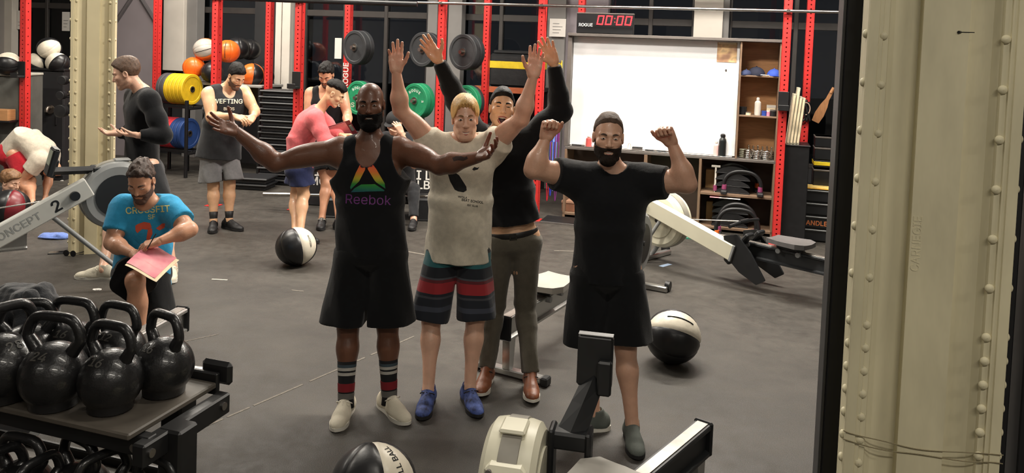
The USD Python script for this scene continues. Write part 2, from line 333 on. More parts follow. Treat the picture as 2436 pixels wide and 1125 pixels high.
def lut(xs, ys):
    xs, ys = np.array(xs), np.array(ys)
    return lambda q: np.interp(q, xs, ys)
HAIRLINE = lut([-.12, -.05, -.015, .01, .03, .055, .075, .10], [-.072, -.058, -.012, .004, .036, .060, .070, .076])
def head_parts(t, C, R, s, o, skin, h):
    """Face mesh of the head plus hair, beard, brows, eyes and lips as parts of the thing t"""
    pr, p = head_prims(C, R, s, o.get('wide', 1), o.get('jaw', 1), o.get('mouth', 'smile'), o.get('neck'), o.get('nose', 1))
    f = Field(pr, h, pad=.03); body = f.mesh(); X, Y, Z = f.grids(); w = o.get('wide', 1.0)
    def local():
        x, y, z = X - C[0], Y - C[1], Z - C[2]
        return [(R[i, 0] * x + R[i, 1] * y + R[i, 2] * z) / s / (w if i == 0 else 1) for i in range(3)]
    lx, ly, lz = local()
    g = lambda c, r: (lambda k0: (k0 - 1) * min(r) * s)(np.sqrt(sum(((q - cc) / rr) ** 2 for q, cc, rr in zip((lx, ly, lz), c, r))))
    if o.get('hair'):
        th = o['hair'].get('t', .012); top = o['hair'].get('top', th); hl = o['hair'].get('line', 0.0); fr = o['hair'].get('fringe')
        c = (0, -.012, .030); skull = g(c, (.0765, .0985, .0885)) / 1.0
        q_ = np.clip((lz - .015) / .10, 0, 1); q_ = q_ * q_ * (3 - 2 * q_); thick = (th + (top - th) * q_) * np.clip((lz + .075) / .09, .35, 1)
        if o['hair'].get('sides') is not None: thick = thick + (o['hair']['sides'] - thick) * np.clip((np.abs(lx) - .028) / .045, 0, 1)
        line = HAIRLINE(ly) + hl
        if fr: line = np.where((ly > .005), np.minimum(line + .0 * lx, np.interp(lx, fr[0], fr[1]) + .004 * np.sin(lx * 330)), np.minimum(line, fr[2]))
        thick = thick * np.clip((lz - line) / .022, .12, 1)
        F = np.maximum(skull - thick * s, (line - lz) * s * .8).astype(np.float32)
        hm = puff(simp(nets(F, f.lo, h), .0003), o['hair'].get('rough', .004), o['hair'].get('freq', 70), 3, o['hair'].get('aniso', (1, 1, .5)))
        t.part('hair', hm, o['hair']['m'], smooth=True, world=True)
    if o.get('beard'):
        b = o['beard']; lo = lut([-.02, .0, .035, .06, .085, .12], [.005, 0, -.040, -.044, -.050, -.053])
        F = np.maximum(f.F - b.get('t', .007), (lz - lo(ly)) * s * .8); F = np.maximum(F, (.004 - ly) * s); F = np.maximum(F, (np.abs(lx) - .070) * s)
        F = np.maximum(F, (-.132 - b.get('long', 0) - lz) * s)
        F = np.maximum(F, -g((0, .095, -.0755), (.0255, .05, .0115)))
        ch = el(p(0, .070, -.108 - b.get('long', 0) * .5), A_((.040, .036, .032)) * s, R)[2](X, Y, Z) - b.get('t', .007)
        F = np.minimum(F, ch)
        t.part('beard', puff(simp(nets(F.astype(np.float32), f.lo, h), .0003), .0025, 120, 5), b['m'], smooth=True, world=True)
    bm = o.get('browm') or (o['hair']['m'] if o.get('hair') else o['beard']['m'])
    for q in (-1, 1):
        pts = [p(q * .014, .0945, .0165), p(q * .030, .0905, .0225), p(q * .046, .078, .0185)]
        t.part('eyebrow', tube(smooth_path(pts, 8), np.array([.0032, .0045, .0048, .0048, .0045, .004, .003, .002]) * s, 8, rb=.0022 * s, up=R[2]), bm, smooth=True, world=True)
        op = o.get('eye', .0058)
        e = basis(sph((0, 0, 0), (.0122 * s, .0062 * s, op * s), 2), R[0], R[1], R[2], p(q * .031, .0858, -.001))
        ep = t.part('eye', e, o.get('eyem') or M_EYE, smooth=True, world=True)
        if op > .003:
            i = basis(sph((0, 0, 0), (.0052 * s, .003 * s, min(.0052, op * .95) * s), 2), R[0], R[1], R[2], p(q * .031 + o.get('gaze', 0), .0903, -.001))
            t.part('iris', i, M_IRIS, smooth=True, under=ep, world=True)
    mo = o.get('mouth', 'smile')
    if mo == 'open':
        t.part('mouth', basis(sph((0, 0, 0), (.024 * s * w, .008 * s, .0205 * s), 2), R[0], R[1], R[2], p(0, .073, -.086)), M_MOUTH, smooth=True, world=True)
        te = [p(x, .090 - 10 * x * x, -.0705 + 4 * x * x) for x in np.linspace(-.020, .020, 9)]
        t.part('teeth', tube(te, .0042 * s, 8, rb=.003 * s, up=R[2]), M_TEETH, smooth=True, world=True)
        t.part('lips', cat(tube([p(x, .0975 - 14 * x * x, -.0635 - 7 * x * x) for x in np.linspace(-.027, .027, 11)], .0042 * s, 8), tube([p(x, .0925 - 12 * x * x, -.108 + 48 * x * x) for x in np.linspace(-.024, .024, 11)], .0045 * s, 8)), o['lipm'], smooth=True, world=True)
    else:
        xs = np.linspace(-1, 1, 13)
        if mo == 'smile':
            t.part('teeth', tube([p(x * .021, .0905 - .0048 * x * x, -.0755 + .0055 * x * x) for x in xs], np.interp(xs, [-1, 0, 1], [.0015, .0045, .0015]) * s, 8, rb=.003 * s, up=R[2]), M_TEETH, smooth=True, world=True)
            up_, lo_ = (lambda x: (.0935 - .0085 * x * x, -.0690 + .0030 * x * x)), (lambda x: (.0925 - .0085 * x * x, -.0838 + .0165 * x * x))
        else: up_, lo_ = (lambda x: (.0928 - .0085 * x * x, -.0710 + .0010 * x * x)), (lambda x: (.0920 - .0085 * x * x, -.0790 + .0060 * x * x))
        wl = .027 if mo == 'smile' else .023
        t.part('lips', cat(*[tube([p(x * wl, *fn(x)) for x in xs], np.interp(xs, [-1, 0, 1], [.0012, r, .0012]) * s, 8) for fn, r in ((up_, .0030), (lo_, .0040))]), o['lipm'], smooth=True, world=True)
    return body

# ------------------------------------------------------------------ shoes
def shoe(t, A, toe, m, sole_m, lace_m=None, size=1.0, tilt=0.0, h=.005, toe_m=None, high=0.0):
    """A: ankle point, toe: direction on the ground; the sole stands at z of the ankle minus 0.085"""
    Z = np.array([0, 0, 1.0]); D = unit(A_(toe) * [1, 1, 0]); Z = unit(Z * math.cos(tilt) - D * math.sin(tilt)) if tilt else Z; D = unit(np.cross(np.cross(Z, D), Z)); S = np.cross(D, Z); o = A_(A) - Z * .088 * size; z = size
    p = lambda x, y, w: o + (D * x + S * y + Z * w) * z
    R = np.array([D, S, Z])
    P = [el(p(-.045, 0, .05), A_((.046, .036, .05)) * z, R, .02), rc(p(-.05, 0, .038), p(.10, 0, .030), .034 * z, .038 * z, .03), el(p(.10, 0, .030), A_((.085, .045, .032)) * z, R, .02), el(p(.155, .0, .028), A_((.046, .037, .024)) * z, R, .02),
         rc(p(0, 0, .085 + high), p(.085, 0, .050), .032 * z, .028 * z, .03), rc(p(-.012, 0, .06), p(-.016, 0, .10 + high), .036 * z, .037 * z, .02),
         rc(p(-.012, 0, .10 + high), p(-.018, 0, .16 + high), .030 * z, .034 * z, .004, -1), cut(p(0, 0, .018), -Z, o - .4, o + .4)]
    up = t.part('shoe', simp(Field(P, h).mesh(), .0003), m, smooth=True, world=True)
    out = [(-.088, .0), (-.08, .028), (-.03, .034), (.03, .034), (.09, .046), (.14, .044), (.185, .026), (.203, .0), (.185, -.026), (.14, -.044), (.09, -.042), (.03, -.032), (-.03, -.034), (-.08, -.028)]
    out = smooth_path(out + out[:1], 48)[:-1]; sl = extr(Polygon(out).buffer(.002), .026)
    sv = np.asarray(sl.vertices); sv[:, 2] += .010 * np.clip((sv[:, 0] - .14) / .06, 0, 1) * (sv[:, 2] < .01)
    t.part('sole', basis(trimesh.Trimesh(sv * z, sl.faces, process=False), D, S, Z, o), sole_m, smooth=30, under=up, world=True)
    if lace_m is not None:
        L = []
        for i in range(4):
            x = .045 + i * .022; top = .094 - i * .0095
            L.append(tube([p(x, -.024, top - .010), p(x + .004, 0, top + .003), p(x, .024, top - .010)], .0032 * z, 6))
        for q in (-1, 1): L.append(tube(smooth_path([p(.04, 0, .09), p(.05, q * .03, .093), p(.03, q * .04, .078)], 8), .0028 * z, 6))
        t.part('laces', cat(*L), lace_m, smooth=True, under=up, world=True)
def sock(t, A, K, frac, m, h=.005, r=.041, bands=None):
    A, K = A_(A), A_(K); d = K - A
    if bands is None: t.part('sock', tube([A + d * q for q in (-.12, 0, frac * .5, frac)], [r, r * .93, r * 1.0, r * 1.15], 24), m, smooth=True, world=True); return
    s0 = t.part('sock', tube([A + d * q for q in (-.12, 0, frac * .5, frac)], [r, r * .93, r * 1.0, r * 1.15], 24), m, smooth=True, world=True)
    for a, b, bm in bands:
        t.part('stripe', tube([A + d * frac * a, A + d * frac * b], [r * (.955 + .2 * a), r * (.955 + .2 * b)], 24, cap=True), bm, smooth=30, under=s0, world=True)

def project(m, cloth, o, X, Y, d, step=.012, off=.0015):
    """Lays flat print (in the plane of X, Y at o) onto the cloth by shooting along d"""
    v, f = trimesh.remesh.subdivide_to_size(m.vertices, m.faces, step)
    w = A_(o) + v[:, :1] * A_(X) + v[:, 1:2] * A_(Y); d = unit(d)
    loc, ri, _ = cloth.ray.intersects_location(w - d * .5, np.repeat([d], len(w), 0), multiple_hits=False)
    dep = np.full(len(w), np.nan); dep[ri] = (loc - (w[ri] - d * .5)) @ d
    med = np.nanmedian(dep); dep = np.where(np.isnan(dep), med, dep)
    q = w - d * .5 + d * (dep - off)[:, None]
    return trimesh.Trimesh(q, f, process=False)
def flat(poly):                                             # a flat shape as triangles in z = 0
    out = []
    for g in getattr(poly, 'geoms', [poly]):
        v, f = trimesh.creation.triangulate_polygon(g, engine='earcut'); out.append(trimesh.Trimesh(np.column_stack([v, np.zeros(len(v))]), f, process=False))
    return cat(*out)
def flat_text(s, h, bold=False, center=True):
    m = text(s, h, .001, bold); v = np.asarray(m.vertices); n = m.face_normals; m = trimesh.Trimesh(v * [1, 1, 0], m.faces[n[:, 2] > .5], process=False); m.merge_vertices()
    m.vertices = m.vertices * 1.0
    if center: m.apply_translation([-(m.bounds[0, 0] + m.bounds[1, 0]) / 2, 0, 0])
    return m
# ------------------------------------------------------------------ the room
def floor_mat():
    n = {'tc': ('texture_coordinate', {}), 'n1': ('noise_texture', {'scale': 1.3, 'detail': 5.0, 'roughness': .62}), 'n2': ('noise_texture', {'scale': 190.0, 'detail': 2.0}), 'n3': ('noise_texture', {'scale': 9.0, 'detail': 5.0, 'roughness': .7}),
         'v': ('voronoi_texture', {'scale': 70.0}), 'r1': ('rgb_ramp', {'ramp': [(.3, lin((52, 49, 45))), (.7, lin((75, 71, 66)))]}), 'r2': ('rgb_ramp', {'ramp': [(.38, (.75, .75, .75)), (.62, (1.2, 1.2, 1.18))]}),
         'r3': ('rgb_ramp', {'ramp': [(.35, (.80, .80, .80)), (.65, (1.14, 1.13, 1.12))]}), 'm1': ('mix', {'mix_type': 'multiply', 'fac': 1.0}), 'm2': ('mix', {'mix_type': 'multiply', 'fac': 1.0}),
         'rr': ('rgb_ramp', {'ramp': [(.3, (.50,) * 3), (.7, (.70,) * 3)]}), 'b': ('bump', {'strength': .35, 'distance': .003}), 'p': ('principled_bsdf', {'specular_ior_level': .42})}
    l = [('tc.object', 'n1.vector'), ('tc.object', 'n2.vector'), ('tc.object', 'n3.vector'), ('n1.fac', 'r1.fac'), ('n2.fac', 'r2.fac'), ('n3.fac', 'r3.fac'), ('r1.color', 'm1.color1'), ('r2.color', 'm1.color2'), ('m1.color', 'm2.color1'), ('r3.color', 'm2.color2'),
         ('m2.color', 'p.base_color'), ('n3.fac', 'rr.fac'), ('rr.color', 'p.roughness'), ('n2.fac', 'b.height'), ('b.normal', 'p.normal')]
    return usdkit.material(stage, '/World/Looks/rubber_floor', n, l, surface='p.BSDF')
struct('floor', bx(-9.2, 8.2, -4.2, 17.0, -.1, 0), floor_mat(), label='dark grey speckled rubber gym floor')
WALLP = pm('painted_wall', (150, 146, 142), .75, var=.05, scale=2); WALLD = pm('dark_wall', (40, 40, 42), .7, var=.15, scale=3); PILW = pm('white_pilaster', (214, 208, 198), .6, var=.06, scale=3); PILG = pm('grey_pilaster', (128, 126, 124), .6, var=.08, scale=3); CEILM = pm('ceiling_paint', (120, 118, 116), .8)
WIN = pm('window_frame', (58, 54, 52), .5, var=.1); BLKM = pm('black_metal', (24, 24, 26), .42, var=.2, scale=20); STEEL = pm('brushed_steel', (176, 172, 168), .28, 1.0, var=.08, scale=30); REDP = pm('red_powder_coat', (203, 50, 48), .38, var=.06, scale=4, bump=.05, bscale=300)
GLASS = usdkit.material(stage, '/World/Looks/window_glass', {'t': ('transparent_bsdf', {'color': (.72, .76, .78)}), 'g': ('glossy_bsdf', {'color': (.9, .92, .95), 'roughness': .03}), 'f': ('fresnel', {'IOR': 1.5}), 'm': ('mix_closure', {})}, [('f.fac', 'm.fac'), ('t.BSDF', 'm.closure1'), ('g.BSDF', 'm.closure2')], surface='m.closure')
struct('ceiling', bx(-9.2, 8.2, -4.2, 17.0, CEIL, CEIL + .1), CEILM); struct('unseen_wall_left', bx(-9.3, -9.2, -4.2, 17, 0, CEIL), WALLP); struct('unseen_wall_right', bx(8.2, 8.3, -4.2, 17, 0, CEIL), WALLP); struct('unseen_wall_front', bx(-9.2, 8.2, -4.3, -4.2, 0, CEIL), WALLP)  # unseen ceiling and walls, grey to bounce the lamp light around the room
WV = 2.3                                                       # the rear wall stands this far behind the rig line
def inrig(m): return basis(m, RU, RV, (0, 0, 1), RIG_A)
def ub(px, v, py=60): return onrig(px, py, v)[0]
# openings, left to right, as (pixel left, pixel right): tall steel windows with night behind
wins = [(30, 262), (470, 606), (722, 1016), (1098, 1284), (1446, 1650), (1736, 2060)]
spans = [(ub(a, WV), ub(b, WV)) for a, b in wins]; SILL, HEAD = .55, 4.1
u = -13.0; walls = []
for a, b in spans + [(9.0, 9.0)]:
    walls.append(bx(u, a, WV, WV + .3, 0, CEIL)); u = b
    if a < 9: walls += [bx(a, b, WV, WV + .3, 0, SILL), bx(a, b, WV, WV + .3, HEAD, CEIL)]
struct('wall_back', inrig(cat(*walls)), WALLD, label='dark lower rear wall between tall windows')
for i, (a, b) in enumerate(spans):
    t = Thing('window_%d' % (i + 1), None, None, RIG_A, RROT, kind='structure'); n = max(1, round((b - a) / .75)); zt = 2.42
    for z0, z1, nm in ((SILL, SILL + .06, 'bottom_rail'), (HEAD - .06, HEAD, 'top_rail'), (zt, zt + .10, 'transom')): t.part(nm, bx(a, b, WV + .05, WV + .13, z0, z1, .006), WIN)
    for k in range(n + 1):
        x = a + (b - a) * k / n; t.part('mullion', bx(max(a, x - .03), min(b, x + .03), WV + .04, WV + .14, SILL, HEAD, .006), WIN)
    for k in range(n):
        for z0, z1 in ((SILL + .06, zt), (zt + .10, HEAD - .06)):
            x0, x1 = a + (b - a) * k / n + .03, a + (b - a) * (k + 1) / n - .03; t.part('pane', bx(x0, x1, WV + .085, WV + .093, z0, z1), GLASS)
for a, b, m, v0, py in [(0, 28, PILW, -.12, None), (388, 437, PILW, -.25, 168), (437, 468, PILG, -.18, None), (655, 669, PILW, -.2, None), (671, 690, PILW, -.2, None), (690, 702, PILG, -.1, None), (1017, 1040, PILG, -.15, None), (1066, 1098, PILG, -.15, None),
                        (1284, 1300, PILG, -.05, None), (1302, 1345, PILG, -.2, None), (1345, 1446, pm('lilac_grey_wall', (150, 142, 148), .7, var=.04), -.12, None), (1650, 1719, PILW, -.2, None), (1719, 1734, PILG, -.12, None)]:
    u0, u1 = ub(a, WV + v0), ub(b, WV + v0); z0 = 0 if py is None else onrig((a + b) / 2, py, WV + v0)[1]
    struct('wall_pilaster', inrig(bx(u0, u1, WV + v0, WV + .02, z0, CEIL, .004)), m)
u0, u1 = ub(274, 1.7), ub(372, 1.7)
gp = Thing('wall_panel', None, None, RIG_A, RROT, kind='structure'); PANG = pm('grey_panel', (136, 128, 132), .6, var=.05, scale=3)
gp.part('panel', bx(u0, u1, 1.72, 1.80, 0, 4.2, .004), PANG); gp.part('edge_trim', bx(u0 - .03, u0, 1.70, 1.82, 0, 4.2, .004), BLKM)
zc = onrig(320, 10, 1.7)[1]
for q, (x, s) in enumerate(((u0 + .02, 1), (u1 - .02, -1))):
    gp.part('brace', cat(tube([(x, 1.71, zc - .28), ((u0 + u1) / 2, 1.71, zc + .22)], .035, 8)), pm('grey_brace', (84, 80, 82), .6))
struct('exterior_ground', bx(-30, 30, 17.4, 60, -1.2, -1.0), pm('night_ground', (20, 20, 22), .9))
# housings of the unseen ceiling lamps
HOUS = pm('unseen_lamp_housing', (190, 190, 188), .5)
for i, (x, y, z, l, w, rz, e) in enumerate(LAMPS):
    t = Thing('unseen_ceiling_light', 'unseen long white tube fixture on the ceiling, placed to light the gym, number %s along the room' % ('one two three four five six seven eight nine ten eleven twelve'.split()[i]), 'lamp', (x, y, z), rz, 'unseen ceiling tube fixtures')
    t.part('housing', bx(-l / 2 - .03, l / 2 + .03, -w / 2 - .03, w / 2 + .03, .012, .09, .01), HOUS)
    for s in (-1, 1): t.part('rod', cyl((s * l * .38, 0, .09), (s * l * .38, 0, CEIL - z + .02), .008, 8), HOUS)

# ------------------------------------------------------------------ riveted steel columns
PAINT = pm('column_paint', (206, 198, 166), .55, var=.11, scale=7.0, bump=.2, bscale=35, det=7, stretch=(1.6, 1.6, .45)); PAINT2 = pm('column_paint_far', (210, 198, 162), .55, var=.06, scale=3, bump=.1, bscale=30)
def rivet_mesh(r): return trimesh.Trimesh(*(lambda m: (m.vertices * [1, 1, 1], m.faces))(lathe([(r, 0), (r * .97, r * .25), (r * .8, r * .5), (r * .45, r * .68), (.0005, r * .74)], 12)))
def column(name, label, c, rz, w, paint, pitches, rr, zr, far=True):
    """w: width of the face; the section steps from the flanges over a ridge and a hollow to the flat middle plate"""
    t = Thing(name, label, 'column', c, rz, kind='structure'); h = w / 2; d = .42 * w; bk = d * 1.0 if far else -d + .10 * w
    f = [(-h, -d), (-h, -d - .10 * w), (-h * .985, -d - .115 * w), (-h * .86, -d - .115 * w), (-h * .85, -d - .10 * w), (-h * .80, -d - .10 * w), (-h * .79, -d - .085 * w), (-h * .72, -d - .08 * w), (-h * .70, -d - .055 * w), (-h * .62, -d - .020 * w), (-h * .50, -d + .000 * w), (-h * .31, -d + .004 * w), (-h * .295, -d + .0 * w), (-h * .29, -d - .085 * w)]
    f2 = f + [(-x, y) for x, y in reversed(f)]
    prof = Polygon(f2 + [(h, bk), (-h, bk)])
    t.part('shaft', extr(prof, CEIL - .002), paint, smooth=20)
    R = rivet_mesh(rr); zz, z = [], .12
    while z < CEIL - .1: zz.append(z); z += pitches[0] if z > zr else pitches[1]
    face = lambda x, y, z: trimesh.Trimesh(np.asarray(R.vertices) @ np.array([[1, 0, 0], [0, 0, 1], [0, -1, 0]], float) + [x, y, z], R.faces, process=False)
    for z in zz:
        for s in (-1, 1): t.part('rivet', face(s * h * (.755 if far else .79 if s < 0 else .74), -d - .085 * w, z), paint, smooth=40)
    side = lambda s, y, z: trimesh.Trimesh(np.asarray(R.vertices) @ np.array([[0, 1, 0], [0, 0, 1], [s, 0, 0]], float)[:, :] + [s * h, y, z], np.asarray(R.faces) if s > 0 else np.asarray(R.faces)[:, ::-1], process=False)
    for z in zz:
        for s in (-1, 1): t.part('rivet', side(s, -d - .055 * w, z + .004), paint, smooth=40)
    return t
CP = np.array([1.217, 2.37, 0]); CW = .398
colR = column('column_near', 'near cream painted steel column with rows of round rivets, at the right edge', CP, -13.0, CW, PAINT, (.135, .066), .0125, 1.26, False)
for i, (zz, dz) in enumerate(((.992, -.006), (.968, .004))):
    wpts = [(-CW / 2 - .004, -CW*.42 - .049, zz + .012), (-CW * .38, -CW*.42 - .044, zz), (-.08, -CW*.42 - .0365, zz - .010), (0, -CW*.42 - .0365, zz - .012 + dz), (.1, -CW*.42 - .0365, zz - .010), (CW * .4, -CW*.42 - .044, zz - .001), (CW / 2 + .004, -CW*.42 - .049, zz + .004)]
    colR.part('wire', tube(smooth_path(wpts, 30), .0016, 6), pm('wire_grey', (122, 112, 84), .6), smooth=True)
colR.part('screw', cat(cyl((.034, -CW * .507, 2.134), (.070, -CW * .507, 2.134), .0012, 6), cyl((.030, -CW * .515, 2.1335), (.036, -CW * .50, 2.1335), .004, 8)), BLKM)
colR.part('lettering', basis(rot(text('CARNEGIE', .022, .0012), 90), (1, 0, 0), (0, 0, 1), (0, -1, 0), (-.030, -CW * .42 - CW * .085, 1.47)), PAINT, smooth=False)
cL = atz(191, 606, 0)
colL = column('column_far', 'far cream painted steel column with a rivet row, behind the rowing machine marked 2', (cL[0], cL[1] + .2, 0), 24.0, .36, PAINT2, (.170, .105), .013, 1.75)
pb = Thing('pillar_backing', None, None, CP + [.0, .02, 0], -13.0, kind='structure')
pb.part('board', bx(-.212, .30, 0.0, .10, 0, CEIL, .004), pm('black_board', (16, 16, 18), .5)); pb.part('edge_strip', bx(-.222, -.2125, .004, .096, 0, CEIL, .002), pm('grey_strip', (58, 58, 58), .5)); pb.part('side_post', bx(.33, .40, .0, .10, 0, CEIL, .004), BLKM)
PINKP = pm('pink_paper', (226, 120, 140), .8, col2=(238, 176, 176), scale=6); PALEP = pm('pale_paper', (232, 214, 180), .8)
# ------------------------------------------------------------------ rigs of red uprights
def upright(x, y, z0=0.0, z1=3.3, w=.086, fine=(.55, 1.25)):
    h = w / 2; zs = [z for z in np.arange(.12, z1 - .05, .0508)] + [z + .0254 for z in np.arange(fine[0], fine[1], .0508)]
    f = sbox(-h, z0, h, z1).difference(unary_union([Point(0, z).buffer(.0085, 2) for z in zs])); p = extr(f, .005)
    front = basis(p, (1, 0, 0), (0, 0, 1), (0, -1, 0), (0, -h + .005, 0)); back = bx(-h, h, h - .005, h, z0, z1)
    side = extr(sbox(-h, z0, h, z1).difference(unary_union([Point(0, z).buffer(.0085, 2) for z in zs[::2]])), .005)
    sides = [basis(side, (0, 1, 0), (0, 0, 1), (1, 0, 0), (s - (.005 if s > 0 else 0), 0, 0)) for s in (-h, h)]
    return moved(cat(front, back, *sides), (x, y, 0))
rigR = Thing('pull_up_rig', 'red steel rig of drilled uprights with a steel pull-up bar, before the whiteboard', 'rig', RIG_A, RROT)
def post_at(px, v, py=40): return ub(px, v, py), v
frontR = [(0.0, 0.0), (ub(1845, 0, 579), 0.0), post_at(1053, 0.0)]
rearR = [post_at(1160, 1.15), post_at(1384, 1.15), post_at(1928, .75)]
for x, y in frontR + rearR:
    rigR.part('upright', upright(x, y), REDP, smooth=20); rigR.part('foot_plate', bx(x - .075, x + .075, y - .075, y + .075, 0, .008, .002), REDP)
zb = onrig(1300, 14, 0)[1]; uL, uR_ = ub(640, 0, 4), ub(2030, 0, 27)
rigR.part('pull_up_bar', cyl((uL, -.075, zb), (uR_, -.075, zb), .017, 16), STEEL)
for x, y in frontR: rigR.part('bar_bracket', bx(x - .02, x + .02, -.092, -.043, zb - .015, zb + .015, .003), STEEL)
rigR.part('crossmember', bx(frontR[2][0], frontR[1][0], -.04, .04, 3.3, 3.38, .004), REDP)
rigR.part('crossmember', bx(rearR[0][0], rearR[2][0], .72, .80, 3.3, 3.38, .004), REDP)
ROT = RROT
def rigpt(px, v, py=60, z=0): return RIG_A + RU * ub(px, v, py) + RV * v + np.array([0, 0, z])
rigL = Thing('pull_up_rig', 'red steel rig of uprights behind the group standing at the back', 'rig', RIG_A, ROT)
leftposts = [post_at(61, -1.3), post_at(517, -.95), post_at(714, -.72), post_at(375, .9), post_at(642, 1.0), post_at(830, .75)]
for x, y in leftposts: rigL.part('upright', upright(x, y), REDP, smooth=20); rigL.part('foot_plate', bx(x - .075, x + .075, y - .075, y + .075, 0, .008, .002), REDP)
zl = onrig(520, 1, -.9)[1]
rigL.part('crossmember', tube([(leftposts[0][0] - .6, -1.36, zl + .03), (leftposts[1][0], -1.0, zl + .03), (leftposts[2][0], -.78, zl + .03), (leftposts[2][0] + 1.4, -.5, zl + .03)], .032, 10), BLKM)
rl = rot(text('ROGUE', .075, .003, True), 90)
rigL.part('lettering', basis(moved(rl, -rl.bounds.mean(0)), (1, 0, 0), (0, 0, 1), (0, -1, 0), (leftposts[5][0], leftposts[5][1] - .047, onrig(828, 180, .7)[1])), pm('decal_white', (232, 230, 224), .5), smooth=False)
def j_cup(p, label, lip=STEEL):
    t = Thing('rack_hook', label, 'hook', p, ROT)
    t.part('plate', bx(-.055, .055, -.012, 0, -.10, .10, .003), BLKM); t.part('arm', bx(-.055, .055, -.11, -.012, -.10, -.075, .003), lip); t.part('lip', bx(-.055, .055, -.12, -.108, -.10, -.04, .003), BLKM); t.part('pin', cyl((0, 0, .05), (0, .06, .05), .011, 10), STEEL)
    return t
x, y = frontR[1]; j_cup(RIG_A + RU * x + RV * (y - .045) + [0, 0, onrig(1862, 240, -.05)[1]], 'black and steel bar hook on the red upright beside the shelf unit')
x, y = leftposts[2]; j_cup(RIG_A + RU * x + RV * (y - .045) + [0, 0, onrig(710, 190, y)[1]], 'black bar hook on the red upright behind the coral top', BLKM)
x, y = leftposts[0]; j_cup(RIG_A + RU * x + RV * (y - .045) + [0, 0, onrig(58, 165, y)[1]], 'black bar hook on the red upright beside the far column', BLKM)

# ------------------------------------------------------------------ bumper plates
def plate_mesh(r=.225, t=.06, rim=.018):
    return lathe([(.026, t / 2), (.055, t / 2), (.058, t / 2 - .008), (r * .78, t / 2 - .008), (r * .82, t / 2), (r - .008, t / 2), (r, t / 2 - .008), (r, -t / 2 + .008), (r - .008, -t / 2), (r * .82, -t / 2), (r * .78, -t / 2 + .008), (.058, -t / 2 + .008), (.055, -t / 2), (.026, -t / 2), (.026, t / 2)], 40)
RUB = {n: pm('rubber_' + n, c, .6, var=.1, scale=25, bump=.15, bscale=150) for n, c in dict(green=(22, 132, 88), black=(40, 42, 45), yellow=(214, 176, 26), red=(192, 46, 58), blue=(30, 60, 116), grey=(66, 64, 68)).items()}
HUB = pm('hub_steel', (120, 112, 104), .35, .9)
def place(t, p, axis, spin=0.0):                               # turns a thing so that its z axis points along axis
    z = unit(axis); x = unit(np.cross([0, 0, 1], z)); y = np.cross(z, x); m = np.eye(4); m[0, :3], m[1, :3], m[2, :3] = x, y, z; m[3, :3] = p
    xf = UsdGeom.Xformable(t.prim); xf.ClearXformOpOrder(); xf.AddTransformOp(opSuffix='placed').Set(Gf.Matrix4d(*m.ravel().tolist()))
_plates = {}
def bumper(colour, label, p, axis, t=.06, group=None, letters=None, r=.225):
    key = (colour, t, r, letters)
    if key not in _plates:
        o = Thing('bumper_plate', label, 'weight plate', (0, 0, 0), 0, group); o.part('disc', plate_mesh(r, t), RUB[colour], smooth=35); o.part('hub', lathe([(.0255, t / 2 + .004), (.046, t / 2 + .004), (.048, t / 2 - .004), (.048, -t / 2 + .004), (.046, -t / 2 - .004), (.0255, -t / 2 - .004), (.0255, t / 2 + .004)], 24), HUB, smooth=35)
        if letters:
            L = []
            for k, ch in enumerate(letters):
                g = text(ch, .034, .002, True); g.apply_translation(-np.array([(g.bounds[0, 0] + g.bounds[1, 0]) / 2, 0, 0])); g.apply_translation((0, r * .52, t / 2 - .008)); L.append(rot(g, (len(letters) - 1) * 9.5 - k * 19, (0, 0, 1)))
            g = text('10', .022, .002, True); g.apply_translation((r * .52, -.01, t / 2 - .008)); L.append(g); o.part('lettering', cat(*L), pm('decal_white', 0), smooth=False)
        _plates[key] = o; place(o, p, axis); return o
    c = Thing('bumper_plate', label, 'weight plate', (0, 0, 0), 0, group); place(c, p, axis)
    c.prim.GetReferences().AddInternalReference(_plates[key].prim.GetPath()); c.prim.SetInstanceable(True); return c
AXF = unit(-RV * .92 - RU * .34)
def peg_stack(px, py, v, colours, ts, what, letters=None):
    u, z = onrig(px, py, v); p = RIG_A + RU * u + RV * v + np.array([0, 0, z]); off = 0.0; n = len(colours)
    for k, (c, t) in enumerate(zip(colours, ts)):
        off += t / 2; bumper(c, '%s bumper plate, %s on the peg %s' % (c, ('frontmost', 'second', 'third', 'fourth')[k], what), p - AXF * off, AXF, t, letters=letters if k == 0 else None); off += t / 2 + .004
    pg = Thing('storage_peg', 'steel storage peg %s' % what, 'peg', p); pg.part('sleeve', cyl(AXF * .05, -AXF * (off + .10), .0245, 14), STEEL); pg.part('collar', cyl(-AXF * (off + .01), -AXF * (off + .03), .04, 14), STEEL)
peg_stack(985, 240, .30, ['green', 'green'], [.08, .07], 'low beside the central red upright', 'ROGUE')
peg_stack(849, 233, .35, ['green', 'black'], [.08, .06], 'behind the bald head', 'ROGUE')
peg_stack(1106, 243, .85, ['green', 'black'], [.08, .06], 'behind the blond head', 'ROGUE')
peg_stack(842, 113, .30, ['black', 'black'], [.085, .07], 'high above the bald head')
peg_stack(1100, 124, .20, ['black', 'black'], [.09, .08], 'high between the two raised black sleeves')
peg_stack(1003, 118, .45, ['black', 'black'], [.09, .07], 'behind the raised bare hand of the blond person')

